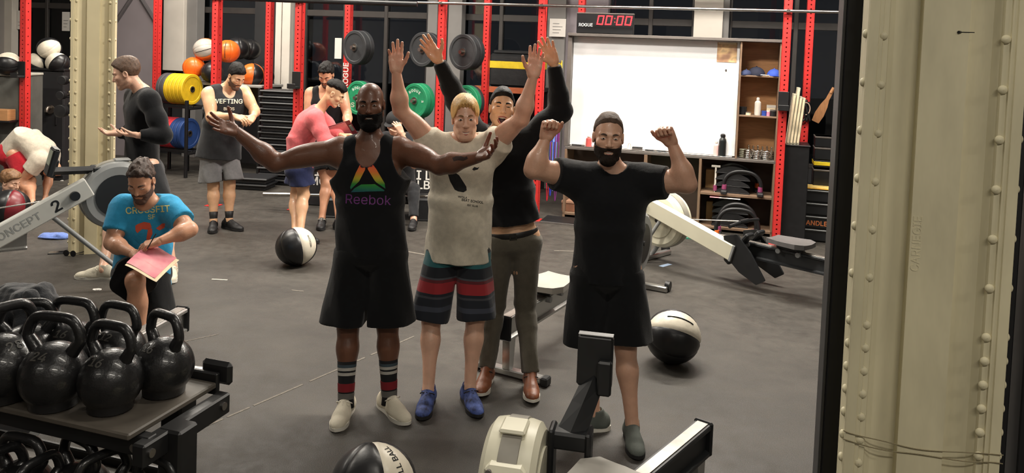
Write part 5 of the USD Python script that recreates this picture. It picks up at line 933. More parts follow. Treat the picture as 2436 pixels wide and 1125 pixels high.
scrap(231, 689, 'white paper scrap on the floor below the white shoe', PAPER, .035, 1); scrap(147, 430, 'tiny white scrap on the floor behind the bent person', PAPER, .02, 2)
p = atz(137, 602, 0); t = Thing('phone', 'black phone lying on the floor before the far column', 'phone', p, 20); t.part('case', bx(-.075, .075, -.04, .04, 0, .010, .004), BLKM); t.part('screen', bx(-.07, .07, -.036, .036, .010, .011), pm('phone_glass', (20, 20, 24), .08))
p = atz(165, 610, 0); t = Thing('sunglasses', 'dark glasses lying on the floor beside the phone', 'glasses', p, -10)
for s in (-1, 1): t.part('lens', moved(cyl((0, 0, 0), (0, .006, 0), .028, 16), (s * .035, 0, .028)), pm('phone_glass', 0)); t.part('temple', cyl((s * .064, 0, .03), (s * .06, .13, .02), .004, 8), BLKM)
t.part('bridge', cyl((-.012, .003, .034), (.012, .003, .034), .004, 8), BLKM)
p = atz(132, 565, 0); t = Thing('folded_towel', 'crumpled pale blue towel on the floor left of the far column', 'towel', p); tf = Field([el((0, 0, .0), (.15, .09, .045), k=.02), el((.07, -.02, .01), (.07, .07, .05), k=.02), el((-.1, 0, .01), (.06, .05, .03), k=.02), cut((0, 0, .0), (0, 0, -1), (-.3, -.3, -.2), (.3, .3, .2))], .006).mesh()
TW = pm('towel_blue', (96, 122, 190), .95, bump=.5, bscale=150, sheen=.3); t.part('towel', puff(tf, .012, 18, 2), TW, smooth=True); t.part('hem', tube(smooth_path([(-.14, -.05, .012), (-.05, -.09, .016), (.06, -.085, .014), (.13, -.05, .012)], 14), .008, 8), TW, smooth=True)
p = atz(1600, 557, 0); t = Thing('teal_mat', 'teal round-edged mat on the floor under the cream flywheel', 'mat', p, -10); t.part('mat', extr(Polygon([(-.30, -.12), (.22, -.16), (.34, .0), (.28, .16), (-.2, .18), (-.34, .05)]).buffer(.03), .012), pm('teal_rubber', (70, 150, 122), .6)); t.part('edge', extr(Polygon([(-.30, -.12), (.22, -.16), (.34, .0), (.28, .16), (-.2, .18), (-.34, .05)]).buffer(.034).difference(Polygon([(-.30, -.12), (.22, -.16), (.34, .0), (.28, .16), (-.2, .18), (-.34, .05)]).buffer(.024)), .014), pm('teal_edge', (52, 120, 100), .6))
p = atz(128, 497, .004); t = Thing('card', 'pink card on the floor in the lying hand', 'card', (p[0] + .02, p[1], 0), 10); t.part('card', bx(-.11, .11, -.05, .05, .002, .008, .001), PINKP); t.part('pale_edge', bx(-.1, .12, -.055, -.05, .002, .006), PALEP)
p = atz(24, 535, 0); t = Thing('crate', 'small wooden crate end at the left edge behind the bent person', 'crate', (at(4, 275, 9.7)[0] - .1, 9.72, 0)); zt = at(4, 262, 9.7)[2]; zb2 = at(4, 288, 9.7)[2]; t.part('box', bx(-.12, .16, 0, .16, zb2, zt, .003), PLY); t.part('post', bx(-.1, -.04, .02, .08, 0, zb2, .003), BLKM); t.part('shelf', bx(-.2, .18, 0, .18, zb2 - .02, zb2, .002), BLKM)
M_EYE = pm('eye_white', (200, 190, 180), .25, var=.02); M_IRIS = pm('iris_brown', (38, 26, 20), .2, var=.1); M_MOUTH = pm('mouth_dark', (60, 18, 22), .4); M_TEETH = pm('teeth', (225, 218, 205), .25, var=.03)
def skin(name, col, v=.10): return pm(name, col, .42, var=v, scale=14, bump=.12, bscale=220, sss=.05, spec=.5, coat=.12)
def cloth(name, col, rough=.9, var=.10, bump=.35, **k): return pm(name, col, rough, var=var, scale=30, bump=bump, bscale=500, sheen=.15, spec=.2, **k)

def person(label, J, o):
    """J: joints in the world: Sa Sb shoulders, Ea Eb elbows, Wa Wb wrists, Ha Hb hips, Ka Kb knees, Aa Ab ankles (a: the picture's left), C the head's centre"""
    g = {k: A_(v) for k, v in J.items()}; Sa, Sb, Ha, Hb = g['Sa'], g['Sb'], g['Ha'], g['Hb']; S, P = (Sa + Sb) / 2, (Ha + Hb) / 2
    base = np.array([P[0], P[1], 0.0]) if 'base' not in o else A_(o['base'])
    t = Thing('person', label, 'person', base); t.o = o
    up = unit(S - P); fwd = A_(o['fwd']); lat = unit((Sb - Sa) - up * ((Sb - Sa) @ up)); fw = np.cross(up, lat); fw = fw if fw @ fwd > 0 else -fw; fw = unit(fw)
    R = np.array([lat, fw, up]); w, m = o.get('w', 1.0), o.get('m', 1.0); hb = o.get('hb', .007)
    hw = np.linalg.norm(Sb - Sa) / 2
    plat = unit((Hb - Ha) - up * ((Hb - Ha) @ up))
    mid = g.get('M', (S + P) / 2); upL = unit(mid - P); upU = unit(S - mid)
    Pr = [el(S - upU * .15 - fw * .005, (min(.165 * w, hw), .112 * w, .19), R), rc(Sa - upU * .035, Sb - upU * .035, .062 * w, k=.05), ec(P, mid + upU * .06, plat, (.150 * w, .105 * w), (.138 * w, .098 * w), .05, .03), el(P - upL * .02, (.160 * w, .112 * w, .105), R, .05)]
    for q, a in ((-1, Sa), (1, Sb)):
        Pr += [el(S - upU * .105 + fw * .062 * w + lat * q * .072 * w, (.082 * w, .042 * w, .064), R, .035), rc(S + upU * .045 - fw * .01, a * .8 + S * .2 + upU * .015, .05, .045, .05), el(a - upU * .01, (.058 * m, .058 * m, .07), R, .04), el(P - upL * .04 - fw * .055 + lat * q * .07, (.085 * w, .085 * w, .095), R, .05)]
    neck0 = S + upU * .03 - fw * .005; C = g['C']; Rh = head_frame(o['face'], o.get('hup', (0, 0, 1)), o.get('htilt', 0)); hs = o.get('hs', 1.0)
    hn = C + (np.array([0, -.022, -.05]) * hs) @ Rh
    Pr += [rc(neck0, hn, .058 * o.get('nk', 1), .052 * hs, .035)]
    m2 = o.get('am', m)
    for s in 'ab': Pr += arm_prims(g['S' + s], g['E' + s], g['W' + s], m2)
    for s in 'ab':
        if 'K' + s in g: Pr += leg_prims(g['H' + s], g['K' + s], g['A' + s], o.get('lm', 1.0), back=o.get('calf', -fwd))
    Pr += o.get('extra', [])
    body = Field(Pr, hb).mesh()
    o.setdefault('head', {}); o['head'].setdefault('neck', (neck0 * .45 + hn * .55)); o['head'].setdefault('lipm', o['lipm'])
    head = head_parts(t, C, Rh, hs, o['head'], o['skin'], o.get('hh', .0032))
    ms = [body, head]
    for s in 'ab':
        if 'hand' + s in o: ms.append(Field(hand_prims(g['W' + s], wristfrom=g['E' + s], **o['hand' + s]), o.get('hf', .0030), pad=.012).mesh())
    for q in o.get('barefeet', []): ms.append(q)
    t.body = join(ms); t.body_path = t.part('body', t.body, o['skin'], smooth=True, world=True)
    t.g, t.R, t.S, t.P, t.lat, t.fw, t.up, t.upU, t.upL, t.mid, t.plat, t.w, t.Rh, t.C = g, R, S, P, lat, fw, up, upU, upL, mid, plat, w, Rh, C
    return t

def top(t, m, kind='tee', hem=-.10, sleeve=.55, e=.016, flare=.02, fold=.006, sm=None, neck=.070, h=.0075, strap=.62, wave=None, seed=1, name=None, hemrx=None, tight=0.0, cutneck=.04, long_m=None, drop=0.0, hemry=None, scoop=.105):
    """A shirt: hem is measured along the spine from the pelvis"""
    g, w, S, P, lat, fw, upU, upL, mid, plat = t.g, t.w, t.S, t.P, t.lat, t.fw, t.upU, t.upL, t.mid, t.plat; Sa, Sb = g['Sa'], g['Sb']; hw = np.linalg.norm(Sb - Sa) / 2
    rx = hemrx or (.150 * w + e + flare); ry = hemry or (.112 * w + e + flare * .8); wave = wave or (.006, 7, seed * 1.3, lambda s: 1.1 - s)
    Pr = [ec(P + upL * hem, mid, plat, (rx, ry), (.150 * w + e + flare * .5 - tight, .112 * w + e + flare * .3 - tight * .6), .03, .006, wave=wave),
          ec(mid - upL * .04, S - upU * .08, lat, (.150 * w + e + flare * .5 - tight, .112 * w + e + flare * .3 - tight * .6), (min(.165 * w + e, hw + .01), .115 * w + e), .05, .03),
          el(S - upU * .15, (min(.168 * w + e, hw + .015), .114 * w + e, .20), t.R, .04)]
    for q, a in ((-1, Sa), (1, Sb)):
        Pr += [el(S - upU * .105 + fw * .062 * w + lat * q * .072 * w, (.084 * w + e * .7, .042 * w + e, .068 + e), t.R, .05)]
    big = lambda c, r: (A_(c) - r, A_(c) + r)
    if kind == 'tank':
        for q, a in ((-1, Sa), (1, Sb)): Pr += [rc(S + upU * .04 + lat * q * .075, S + lat * q * hw * strap * 1.05 + upU * .012, .05, .05, .04), rc(S + lat * q * hw * strap - upU * .02, S + lat * q * hw * .8 - upU * .16, .06 + e, .07 + e, .05)]
        for q, a in ((-1, Sa), (1, Sb)):
            c = a + lat * q * (.055) - upU * .03
            Pr += [el(c, (hw * (1 - strap) + .055, .17, .135), t.R, .012, -1)]
    else:
        Pr += [rc(Sa - upU * .03, Sb - upU * .03, .064 * w + e, k=.05)]
        for q, a in ((-1, Sa), (1, Sb)): Pr += [rc(S + upU * .045 - fw * .01, a * .8 + S * .2 + upU * .015, .052 + e * .7, .047 + e, .05)]
        for s in 'ab':
            a, E, W = g['S' + s], g['E' + s], g['W' + s]; mm = t.o.get('am', t.o.get('m', 1))
            if kind == 'tee':
                d = E - a; L = np.linalg.norm(d); lat2 = np.cross(d, fw)
                Pr += [rc(a - d / L * .02, a + d * .25, .062 * mm + e, .06 * mm + e, .05), ec(a - d * .05, a + d * sleeve, lat2, (.062 * mm + e, .062 * mm + e), (.058 * mm + e + drop, .056 * mm + e + drop), .03, .004)]
            else:
                Pr += [rc(a, E, .063 * mm + e, .050 * mm + e, .05), el(a + (E - a) * .55, (.058 * mm + e * .9,) * 3, None, .05), el(E, .054 * mm + e, None, .04), rc(E, E + (W - E) * .35, .046 * mm + e, .048 * mm + e * .9, .02), ec(E + (W - E) * .25, E + (W - E) * sleeve, np.cross(W - E, fw), (.048 * mm + e * .9,) * 2, (.033 * mm + e * .7,) * 2, .02, .004)]
    Pr += [rc(S + upU * cutneck, S + upU * .20 + fw * .02, neck, neck + .03, .012, -1)]
    if kind == 'tank': Pr += [el(S + upU * .02 + fw * .085, (.068, .10, scoop), t.R, .015, -1)]
    mesh = puff(simp(Field(Pr, h).mesh(), .0006), fold, 11, seed, (1, 1, .7))
    t.top = mesh
    t.top_path = t.part(name or {'tank': 'tank_top', 'tee': 'tshirt', 'long': 'long_sleeve_shirt'}[kind], mesh, m, smooth=True, world=True)
    return t.top_path
def shorts(t, m, lo=.8, waist=.09, e=.02, flare=.03, h=.0075, fold=.005, seed=2, name='shorts', taper=None, calf=None, bands=None, gap=.45):
    """lo: how far down the thigh (or, with calf, down the shin) the legs reach"""
    g, P, w, upL, plat, fw = t.g, t.P, t.w, t.upL, t.plat, t.fw
    Pr = [ec(P - upL * .05, P + upL * waist, plat, (.163 * w + e, .118 * w + e), (.148 * w + e * .6, .108 * w + e * .6), .04, .01), el(P - upL * .03, (.160 * w + e, .112 * w + e, .10), t.R, .05)]
    for q, s in ((-1, 'a'), (1, 'b')):
        H, K, A = g['H' + s], g['K' + s], g['A' + s]; d = K - H
        Pr += [el(P - upL * .04 - fw * .055 + t.lat * q * .07, (.085 * w + e, .085 * w + e, .095 + e * .5), t.R, .05)]
        sd = plat - unit(d) * (plat @ unit(d))
        if calf is None:
            Pr += [ec(H + d * .02, H + d * lo, sd, (.082 * w + e * .6, .094 * w + e * .8), (.088 * w + e + flare, .088 * w + e + flare), .02, .006, wave=(.007, 5, seed + q, lambda s_: s_))]
        else:
            Pr += [ec(H, K, sd, (.094 * w + e, .096 * w + e), (.060 + e * .8, .062 + e * .8), .03, .01), rc(K, K + (A - K) * .3, .058 + e * .6, .056 + e * .6, .03), ec(K + (A - K) * .15, K + (A - K) * calf, sd, (.058 + e * .6,) * 2, (.045 + e * .8,) * 2, .02, .005, wave=(.004, 4, seed + q, lambda s_: s_))]
    if calf is None and gap:
        kc = (g['Ka'] + g['Kb']) / 2; hc = P - upL * .06; dd = kc - hc; Pr += [ec(hc + dd * gap, hc + dd * 1.25, plat, (.003, .25), (.030, .25), .012, .001, -1)]
    mesh = puff(simp(Field(Pr, h).mesh(), .0006), fold, 12, seed, (1, 1, .6)); t.bot = mesh
    return t.part(name, mesh, m, smooth=True, world=True)
# ------------------------------------------------------------------ the people
SK_DARK = skin('skin_deep_brown', (112, 74, 56)); SK_FAIR = skin('skin_fair', (220, 174, 148)); SK_TAN = skin('skin_tan', (216, 170, 134)); SK_OLIVE = skin('skin_light_olive', (205, 160, 134)); SK_WARM = skin('skin_warm', (200, 148, 118))
LIP_D = pm('lips_deep', (92, 54, 48), .4); LIP_F = pm('lips_pink', (176, 102, 92), .4)
BLACKC = cloth('black_jersey', (17, 18, 21)); BLACKC2 = cloth('black_shorts_fabric', (15, 16, 18)); CREAM = cloth('cream_jersey', (214, 205, 186), bump=.4); WHITEJ = cloth('white_jersey', (196, 186, 170)); PINK = cloth('coral_knit', (228, 112, 116)); BLUE = cloth('sky_blue_jersey', (48, 150, 196))
GREYC = cloth('grey_shorts_fabric', (112, 112, 114)); NAVY = cloth('navy_fabric', (38, 44, 78)); REDC = cloth('red_fabric', (168, 32, 44)); CHAR = cloth('charcoal_cloth', (42, 43, 46)); KHAKI = cloth('grey_green_chino', (92, 87, 76)); MAROON = pm('maroon_plastic', (122, 28, 44), .4)
H_BLACK = pm('hair_black', (22, 19, 18), .6, spec=.25, var=.35, scale=60, bump=.6, bscale=300, stretch=(1, 1, .25)); H_BROWN = pm('hair_brown', (66, 50, 41), .5, var=.35, scale=60, bump=.6, bscale=300, stretch=(1, 1, .3)); H_BLOND = pm('hair_blond', (208, 168, 104), .42, var=.28, scale=50, bump=.7, bscale=260, stretch=(1, 1, .25)); H_TAN = pm('hair_light_brown', (122, 88, 58), .5, var=.35, scale=60, bump=.6, bscale=300)
H_BEARD = pm('beard_black', (16, 14, 14), .75, var=.4, scale=90, bump=.9, bscale=420, spec=.15); H_BEARD2 = pm('beard_dark_brown', (38, 29, 24), .7, var=.4, scale=90, bump=.9, bscale=420, spec=.2)
SHOE_W = pm('shoe_cream_mesh', (214, 206, 186), .8, var=.06, bump=.3, bscale=400); SOLE_W = pm('sole_white', (222, 218, 206), .6, var=.04); SOLE_D = pm('sole_dark', (34, 33, 34), .7); SHOE_B = pm('shoe_black', (24, 24, 26), .55); SHOE_BL = pm('shoe_blue_knit', (20, 24, 52), .7, col2=(88, 110, 184), scale=26, det=4); SHOE_G = pm('shoe_grey_green', (92, 98, 92), .8, bump=.3, bscale=400); SHOE_BR = pm('shoe_brown_leather', (122, 70, 42), .45, var=.2, scale=20)
LACE = pm('lace_white', (226, 220, 206), .8); LACE_D = pm('lace_dark', (30, 26, 24), .8)
OPEN = (.12, .10, .12, .16); FIST = ((1.35, 1.65, 1.0),) * 4
Z = lambda px, py, z=.088: atz(px, py, z)
P_ = at

# --- bald man with a beard, arms held out
bald = person('bald bearded person in black tank top with rainbow print, arms spread wide, palms up', dict(
    Sa=P_(806, 356, 4.42), Sb=P_(953, 356, 4.42), Ea=P_(655, 388, 4.38), Eb=P_(1046, 394, 4.24), Wa=P_(563, 314, 4.28), Wb=P_(1138, 374, 4.12), Ha=P_(842, 588, 4.43), Hb=P_(924, 588, 4.43),
    Ka=P_(828, 776, 4.38), Kb=P_(922, 774, 4.40), Aa=Z(823, 948), Ab=Z(926, 940), C=P_(881, 246, 4.40)), dict(
    fwd=(0, -1, 0), face=(.08, -1, -.05), skin=SK_DARK, lipm=LIP_D, w=1.04, m=1.12, lm=1.04, hs=.97, hb=.0065, htilt=-.05, hff=1,
    handa=dict(D=P_(478, 282, 4.15) - P_(563, 314, 4.28), N=(0, -.75, .6), thumb=(.3, .2, 1), curl=(.12, .10, .10, .12), splay=.14, tout=1.0),
    handb=dict(D=P_(1205, 346, 4.0) - P_(1138, 374, 4.12), N=(-.2, -.65, .8), thumb=(-.5, .3, 1), curl=(.3, .35, .4, .45), splay=.12, tout=1.0),
    head=dict(mouth='smile', beard=dict(m=H_BEARD, t=.010, long=.012), eyem=pm('eye_dim', (150, 138, 128), .25), eye=.0048, jaw=1.05, nose=1.3)))
top(bald, BLACKC, 'tank', hem=-.03, e=.015, flare=.028, strap=.70, seed=1, fold=.007)
shorts(bald, BLACKC2, lo=.95, e=.024, flare=.040, seed=3, waist=.05, gap=.72)
B = lambda n, c: pm(n, c, .9, var=.05)
for s in 'ab':
    sock(bald, bald.g['A' + s], bald.g['K' + s], .52, B('sock_black', (22, 22, 24)), r=.046, bands=[(.0, .16, B('sock_grey', (96, 94, 90))), (.20, .42, B('sock_red', (126, 26, 34))), (.63, .71, B('sock_pale', (176, 172, 164))), (.76, .84, B('sock_pale', 0)), (.84, .92, B('sock_slate', (62, 76, 84)))])
shoe(bald, bald.g['Aa'], (-.05, -1, 0), SHOE_W, SOLE_W, LACE, 1.06); shoe(bald, bald.g['Ab'], (.62, -.8, 0), SHOE_W, SOLE_W, LACE, 1.06)
RAINBOW = usdkit.material(stage, '/World/Looks/rainbow_print', {'g': ('geometry', {}), 'sx': ('separate_xyz', {}), 'mr': ('map_range', {'from_min': float(P_(880, 462, 4.3)[2]), 'from_max': float(P_(880, 374, 4.3)[2]), 'to_min': 0.0, 'to_max': 1.0}),
    'r': ('rgb_ramp', {'ramp': [(0, lin((40, 62, 110))), (.12, lin((30, 110, 96))), (.28, lin((52, 150, 60))), (.44, lin((190, 176, 50))), (.62, lin((226, 118, 44))), (.85, lin((222, 70, 58))), (1, lin((214, 96, 110)))]}), 'p': ('principled_bsdf', {'roughness': .7})},
    [('g.position', 'sx.vector'), ('sx.z', 'mr.value'), ('mr.result', 'r.fac'), ('r.color', 'p.base_color')], surface='p.BSDF')
def on_shirt(t, name, shape, px, py, y, m, scale=None, X=(1, 0, 0), tilt=0.0, step=.012):
    """Print on the chest: shape in metres about its own origin, laid on at the place seen at a pixel"""
    X = A_(X) * math.cos(tilt) + A_((0, 0, 1)) * math.sin(tilt); Yv = unit(A_((0, 0, 1)) - X * X[2]); o = P_(px, py, y); d = unit(np.cross(Yv, X)) if unit(np.cross(Yv, X))[1] > 0 else -unit(np.cross(Yv, X))
    t.part(name, project(shape, t.top, o, X, Yv, unit(ray(px, py)), step), m, smooth=False, under=t.top_path, world=True)
k_ = 4.3 / FPX
def pxshape(pts, cx, cy): return flat(Polygon([((x - cx) * k_, -(y - cy) * k_) for x, y in pts]))
q_ = lambda x, y: (800 + x / 8.0375, 360 + y / 8.0375)
tri = [[(515, 115), (548, 118), (548, 350), (440, 580), (280, 745), (268, 700), (300, 610), (370, 420)], [(575, 118), (600, 125), (760, 330), (930, 600), (948, 705), (770, 590), (735, 555), (600, 345), (578, 240)], [(285, 800), (350, 720), (480, 640), (740, 622), (930, 735), (925, 755), (700, 765)]]
for sh in tri: on_shirt(bald, 'logo_print', pxshape([q_(*p) for p in sh], 876, 420), 876, 420, 4.3, RAINBOW)
on_shirt(bald, 'lettering', flat_text('Reebok', .052), 876, 486, 4.3, pm('print_purple', (112, 52, 122), .7), tilt=-.0)

bald.part('tattoo', project(pxshape([(1076, 376), (1084, 372), (1096, 371), (1104, 374), (1110, 371), (1112, 377), (1102, 382), (1090, 381), (1080, 384)], 1092, 378), bald.body, P_(1092, 378, 4.2), (1, 0, 0), (0, 0, 1), unit(ray(1092, 378)), off=.0012), pm('tattoo_ink', (52, 36, 32), .5), smooth=False, under=bald.body_path, world=True)
# --- blond man in the cream T-shirt, both arms up
blond = person('blond person in cream T-shirt and striped board shorts raising both bare arms', dict(
    Sa=P_(1036, 354, 4.63), Sb=P_(1168, 352, 4.63), Ea=P_(953, 262, 4.55), Eb=P_(1240, 284, 4.48), Wa=P_(943, 172, 4.47), Wb=P_(1268, 184, 4.42), Ha=P_(1056, 582, 4.63), Hb=P_(1126, 582, 4.63),
    Ka=P_(1026, 758, 4.57), Kb=P_(1131, 756, 4.57), Aa=Z(1019, 928), Ab=Z(1117, 924), C=P_(1106, 280, 4.62)), dict(
    fwd=(0, -1, 0), face=(.12, -1, -.03), skin=SK_FAIR, lipm=LIP_F, w=.96, m=.98, lm=.94, hs=1.03, hb=.0065, htilt=-.04,
    handa=dict(D=(-.05, -.1, 1), N=(.05, -1, 0), thumb=(1, 0, 0), curl=(.10, .06, .10, .35), splay=.08, tout=.6),
    handb=dict(D=(.10, -.1, 1), N=(0, -1, 0), thumb=(-1, 0, 0), curl=(.08, .06, .12, .16), splay=.09, tout=.6),
    head=dict(mouth='smile', hair=dict(m=H_BLOND, t=.012, top=.018, line=.0, fringe=([-.085, -.066, -.052, -.03, 0, .03, .05, .062, .085], [.0, .012, .040, .062, .068, .064, .045, .005, -.03], -.05), rough=.005, freq=34, aniso=(1, 1, .3)), wide=.91, jaw=.92, nose=1.2, browm=pm('brow_blond', (130, 96, 62), .6), eye=.0054)))
top(blond, CREAM, 'tee', hem=-.085, e=.020, flare=.034, sleeve=.30, seed=4, fold=.009, drop=.012)
STRIPES = usdkit.material(stage, '/World/Looks/striped_board_shorts', {'g': ('geometry', {}), 'sx': ('separate_xyz', {}), 'mr': ('map_range', {'from_min': float(P_(1090, 768, 4.55)[2]), 'from_max': float(P_(1090, 590, 4.55)[2]), 'to_min': 0.0, 'to_max': 1.0}),
    'r': ('rgb_ramp', {'interpolate': False, 'ramp': [(0, lin((22, 26, 36))), (.20, lin((58, 62, 74))), (.26, lin((22, 26, 36))), (.36, lin((60, 60, 66))), (.385, lin((22, 26, 36))), (.42, lin((150, 34, 40))), (.56, lin((92, 26, 32))), (.60, lin((70, 72, 78))), (.62, lin((20, 24, 32))), (.755, lin((34, 92, 96))), (.93, lin((18, 22, 26)))]}), 'p': ('principled_bsdf', {'roughness': .85, 'sheen_weight': .15})},
    [('g.position', 'sx.vector'), ('sx.z', 'mr.value'), ('mr.result', 'r.fac'), ('r.color', 'p.base_color')], surface='p.BSDF')
shorts(blond, STRIPES, lo=1.0, e=.020, flare=.022, seed=5, name='board_shorts')
shoe(blond, blond.g['Aa'], (-.08, -1, 0), SHOE_BL, SOLE_D, LACE_D, 1.0); shoe(blond, blond.g['Ab'], (.35, -1, 0), SHOE_BL, SOLE_D, LACE_D, 1.0)
INK = pm('print_black', (24, 24, 26), .8)
on_shirt(blond, 'print', pxshape([(1063, 412), (1080, 408), (1092, 416), (1111, 444), (1112, 453), (1104, 458), (1090, 456), (1082, 452), (1070, 432)], 1088, 434), 1088, 434, 4.45, INK)
on_shirt(blond, 'print', pxshape([(1123, 403), (1128, 397), (1136, 399), (1141, 396), (1137, 403), (1127, 406)], 1131, 401), 1131, 401, 4.45, INK)
for tx, px, py, h in (('WITH A', 1100, 471, .010), ('BEAT SCHOOL', 1124, 481, .013), ('EST CLUB', 1124, 491, .009)):
    on_shirt(blond, 'lettering', flat_text(tx, h, True), px, py, 4.45, INK, tilt=-.10)

# --- laughing man in black behind him
laugh = person('laughing dark-haired person in black long-sleeve top and grey chinos, arms up behind', dict(
    Sa=P_(1136, 332, 4.9), Sb=P_(1252, 336, 4.9), Ea=P_(1086, 236, 4.96), Eb=P_(1334, 264, 4.92), Wa=P_(1044, 144, 4.88), Wb=P_(1318, 152, 4.86), Ha=P_(1192, 566, 4.9), Hb=P_(1252, 566, 4.9),
    Ka=P_(1176, 730, 4.84), Kb=P_(1250, 724, 4.84), Aa=Z(1158, 877, .10), Ab=Z(1262, 890, .10), C=P_(1194, 256, 4.88)), dict(
    fwd=(0, -1, 0), face=(.10, -1, .16), skin=SK_TAN, lipm=LIP_F, w=.92, m=.95, lm=.92, hs=.98, hb=.0075, htilt=.06,
    handa=dict(D=P_(996, 78, 4.85) - P_(1044, 144, 4.88), N=(.1, -1, -.1), thumb=(1, 0, .3), curl=(.1, .08, .1, .14), splay=.10, tout=.85),
    handb=dict(D=P_(1292, 80, 4.82) - P_(1318, 152, 4.86), N=(0, -1, -.2), thumb=(-1, 0, .3), curl=(.12, .1, .1, .15), splay=.12, tout=.8),
    head=dict(mouth='open', hair=dict(m=H_BLACK, t=.008, top=.017, line=-.002, sides=.004, rough=.004), eye=.0032, eyem=H_BLACK, wide=.98)))
top(laugh, BLACKC, 'long', hem=.10, e=.017, flare=.016, sleeve=.96, seed=6, fold=.007)
shorts(laugh, KHAKI, calf=.98, e=.008, flare=.0, waist=.045, seed=7, name='trousers', fold=.007)
bp = laugh.P + laugh.upL * .035; laugh_belt = []
an = np.linspace(0, 2 * np.pi, 41); ring = [bp + laugh.plat * math.cos(a) * .151 + laugh.fw * math.sin(a) * .112 for a in an]
bl = laugh.part('belt', tube(ring, .006, 8, rb=.020, up=laugh.fw, cap=False), pm('belt_leather', (30, 27, 26), .45), smooth=30, world=True)
bo = bp + laugh.fw * .113
laugh.part('buckle', basis(extr(Polygon(sbox(-.022, -.018, .022, .018)).difference(sbox(-.015, -.011, .015, .011)), .005), laugh.plat, np.cross(laugh.fw, laugh.plat) if np.cross(laugh.fw, laugh.plat)[2] > 0 else -np.cross(laugh.fw, laugh.plat), laugh.fw, bo + laugh.fw * .004), pm('dark_steel', (70, 68, 66), .3, 1.0), under=bl, world=True)
for s, d in (('a', (-.16, -1, 0)), ('b', (.06, -1, 0))): shoe(laugh, laugh.g['A' + s], d, SHOE_BR, SOLE_W, LACE_D, 1.02, high=.02)

# --- bearded man flexing
flex = person('brown-haired bearded person in plain black T-shirt and black shorts flexing both arms', dict(
    Sa=P_(1374, 424, 4.27), Sb=P_(1536, 430, 4.27), Ea=P_(1268, 404, 4.15), Eb=P_(1636, 438, 4.15), Wa=P_(1297, 332, 4.18), Wb=P_(1600, 344, 4.18), Ha=P_(1400, 640, 4.27), Hb=P_(1488, 640, 4.27),
    Ka=P_(1402, 826, 4.27), Kb=P_(1488, 828, 4.20), Aa=Z(1412, 984), Ab=Z(1504, 1010), C=P_(1447, 324, 4.24)), dict(
    fwd=(0, -1, 0), face=(-.04, -1, -.04), skin=SK_OLIVE, lipm=LIP_F, w=1.0, m=1.06, lm=.98, hs=1.0, hb=.0065, htilt=.02,
    handa=dict(D=(.22, -.12, 1), N=(.25, -1, -.1), thumb=(1, 0, .2), curl=FIST, splay=.02, tout=.55, tcurl=.75, size=1.03),
    handb=dict(D=(-.55, -.12, 1), N=(-.55, -.85, -.2), thumb=(-1, 0, -.1), curl=FIST, splay=.02, tout=.55, tcurl=.75, size=1.03),
    head=dict(mouth='smile', hair=dict(m=pm('hair_dark_brown', (86, 68, 56), .65, var=.35, scale=60, bump=.6, bscale=300, spec=.3), t=.0045, top=.011, line=.018, sides=.0025, rough=.004, freq=55), beard=dict(m=H_BEARD2, t=.0065, long=.012), eye=.0042, wide=1.02)))
top(flex, BLACKC, 'tee', hem=-.05, e=.018, flare=.022, sleeve=.52, seed=8, fold=.008, drop=.008)
shorts(flex, BLACKC2, lo=.92, e=.022, flare=.036, seed=9, gap=.74)
shoe(flex, flex.g['Aa'], (-1, -.25, 0), SHOE_G, SOLE_W, None, 1.02); shoe(flex, flex.g['Ab'], (.02, -1, 0), SHOE_G, SOLE_D, None, 1.02)

on_shirt(flex, 'print', pxshape([(1470, 381), (1484, 378), (1485, 380), (1471, 383)], 1478, 380), 1478, 380, 4.15, pm('print_white', (226, 220, 200), .8))
# --- kneeling man writing
kneel = person('dark-haired person in sky blue T-shirt kneeling on one knee over a pink sheet', dict(
    Sa=P_(292, 498, 5.24), Sb=P_(402, 496, 5.28), Ea=P_(266, 578, 5.12), Eb=P_(452, 546, 5.12), Wa=P_(316, 602, 4.98), Wb=P_(384, 572, 4.98), Ha=P_(308, 642, 5.36), Hb=P_(366, 642, 5.36),
    Ka=P_(322, 668, 4.93), Kb=P_(372, 812, 5.2), Aa=P_(336, 838, 4.98), Ab=P_(384, 770, 5.6), C=P_(336, 428, 5.16), M=P_(342, 575, 5.36)), dict(
    fwd=(0, -1, 0), face=(.06, -.87, -.50), hup=(0, -.3, 1), skin=SK_WARM, lipm=LIP_F, w=.98, m=1.05, hs=1.0, hb=.0075, base=P_(330, 800, 5.2) * [1, 1, 0],
    handa=dict(D=(.7, -.35, -.05), N=(.1, .3, -1), thumb=(.2, .9, .3), curl=(.5, .6, .65, .7), splay=.04, tout=.6, tcurl=.4),
    handb=dict(D=(-.85, -.2, -.25), N=(0, .3, -1), thumb=(-.2, .9, .2), curl=(.35, .45, .5, .55), splay=.05, tout=.6, tcurl=.4),
    head=dict(mouth='closed', hair=dict(m=H_BROWN, t=.011, top=.020, line=.008, sides=.005, rough=.014, freq=60), beard=dict(m=pm('stubble', (92, 66, 54), .7), t=.0018), eye=.003)))
top(kneel, BLUE, 'tee', hem=-.10, e=.016, flare=.03, sleeve=.66, seed=10, fold=.009, drop=.006)
shorts(kneel, BLACKC2, lo=.86, e=.022, flare=.03, seed=11, gap=None)
shoe(kneel, kneel.g['Aa'], (-.1, -1, 0), SHOE_B, SOLE_W, None, 1.0, h=.007); shoe(kneel, kneel.g['Ab'] * [1, 1, 0] + [0, 0, .10], (.0, -1, 0), SHOE_B, SOLE_W, None, 1.0, h=.007)
on_shirt(kneel, 'lettering', flat_text('CROSSFIT', .042, True), 352, 506, 5.05, pm('print_yellow', (214, 208, 140), .8), tilt=.09)
on_shirt(kneel, 'lettering', flat_text('SF', .03, True), 361, 521, 5.05, pm('print_yellow', 0), tilt=.09)
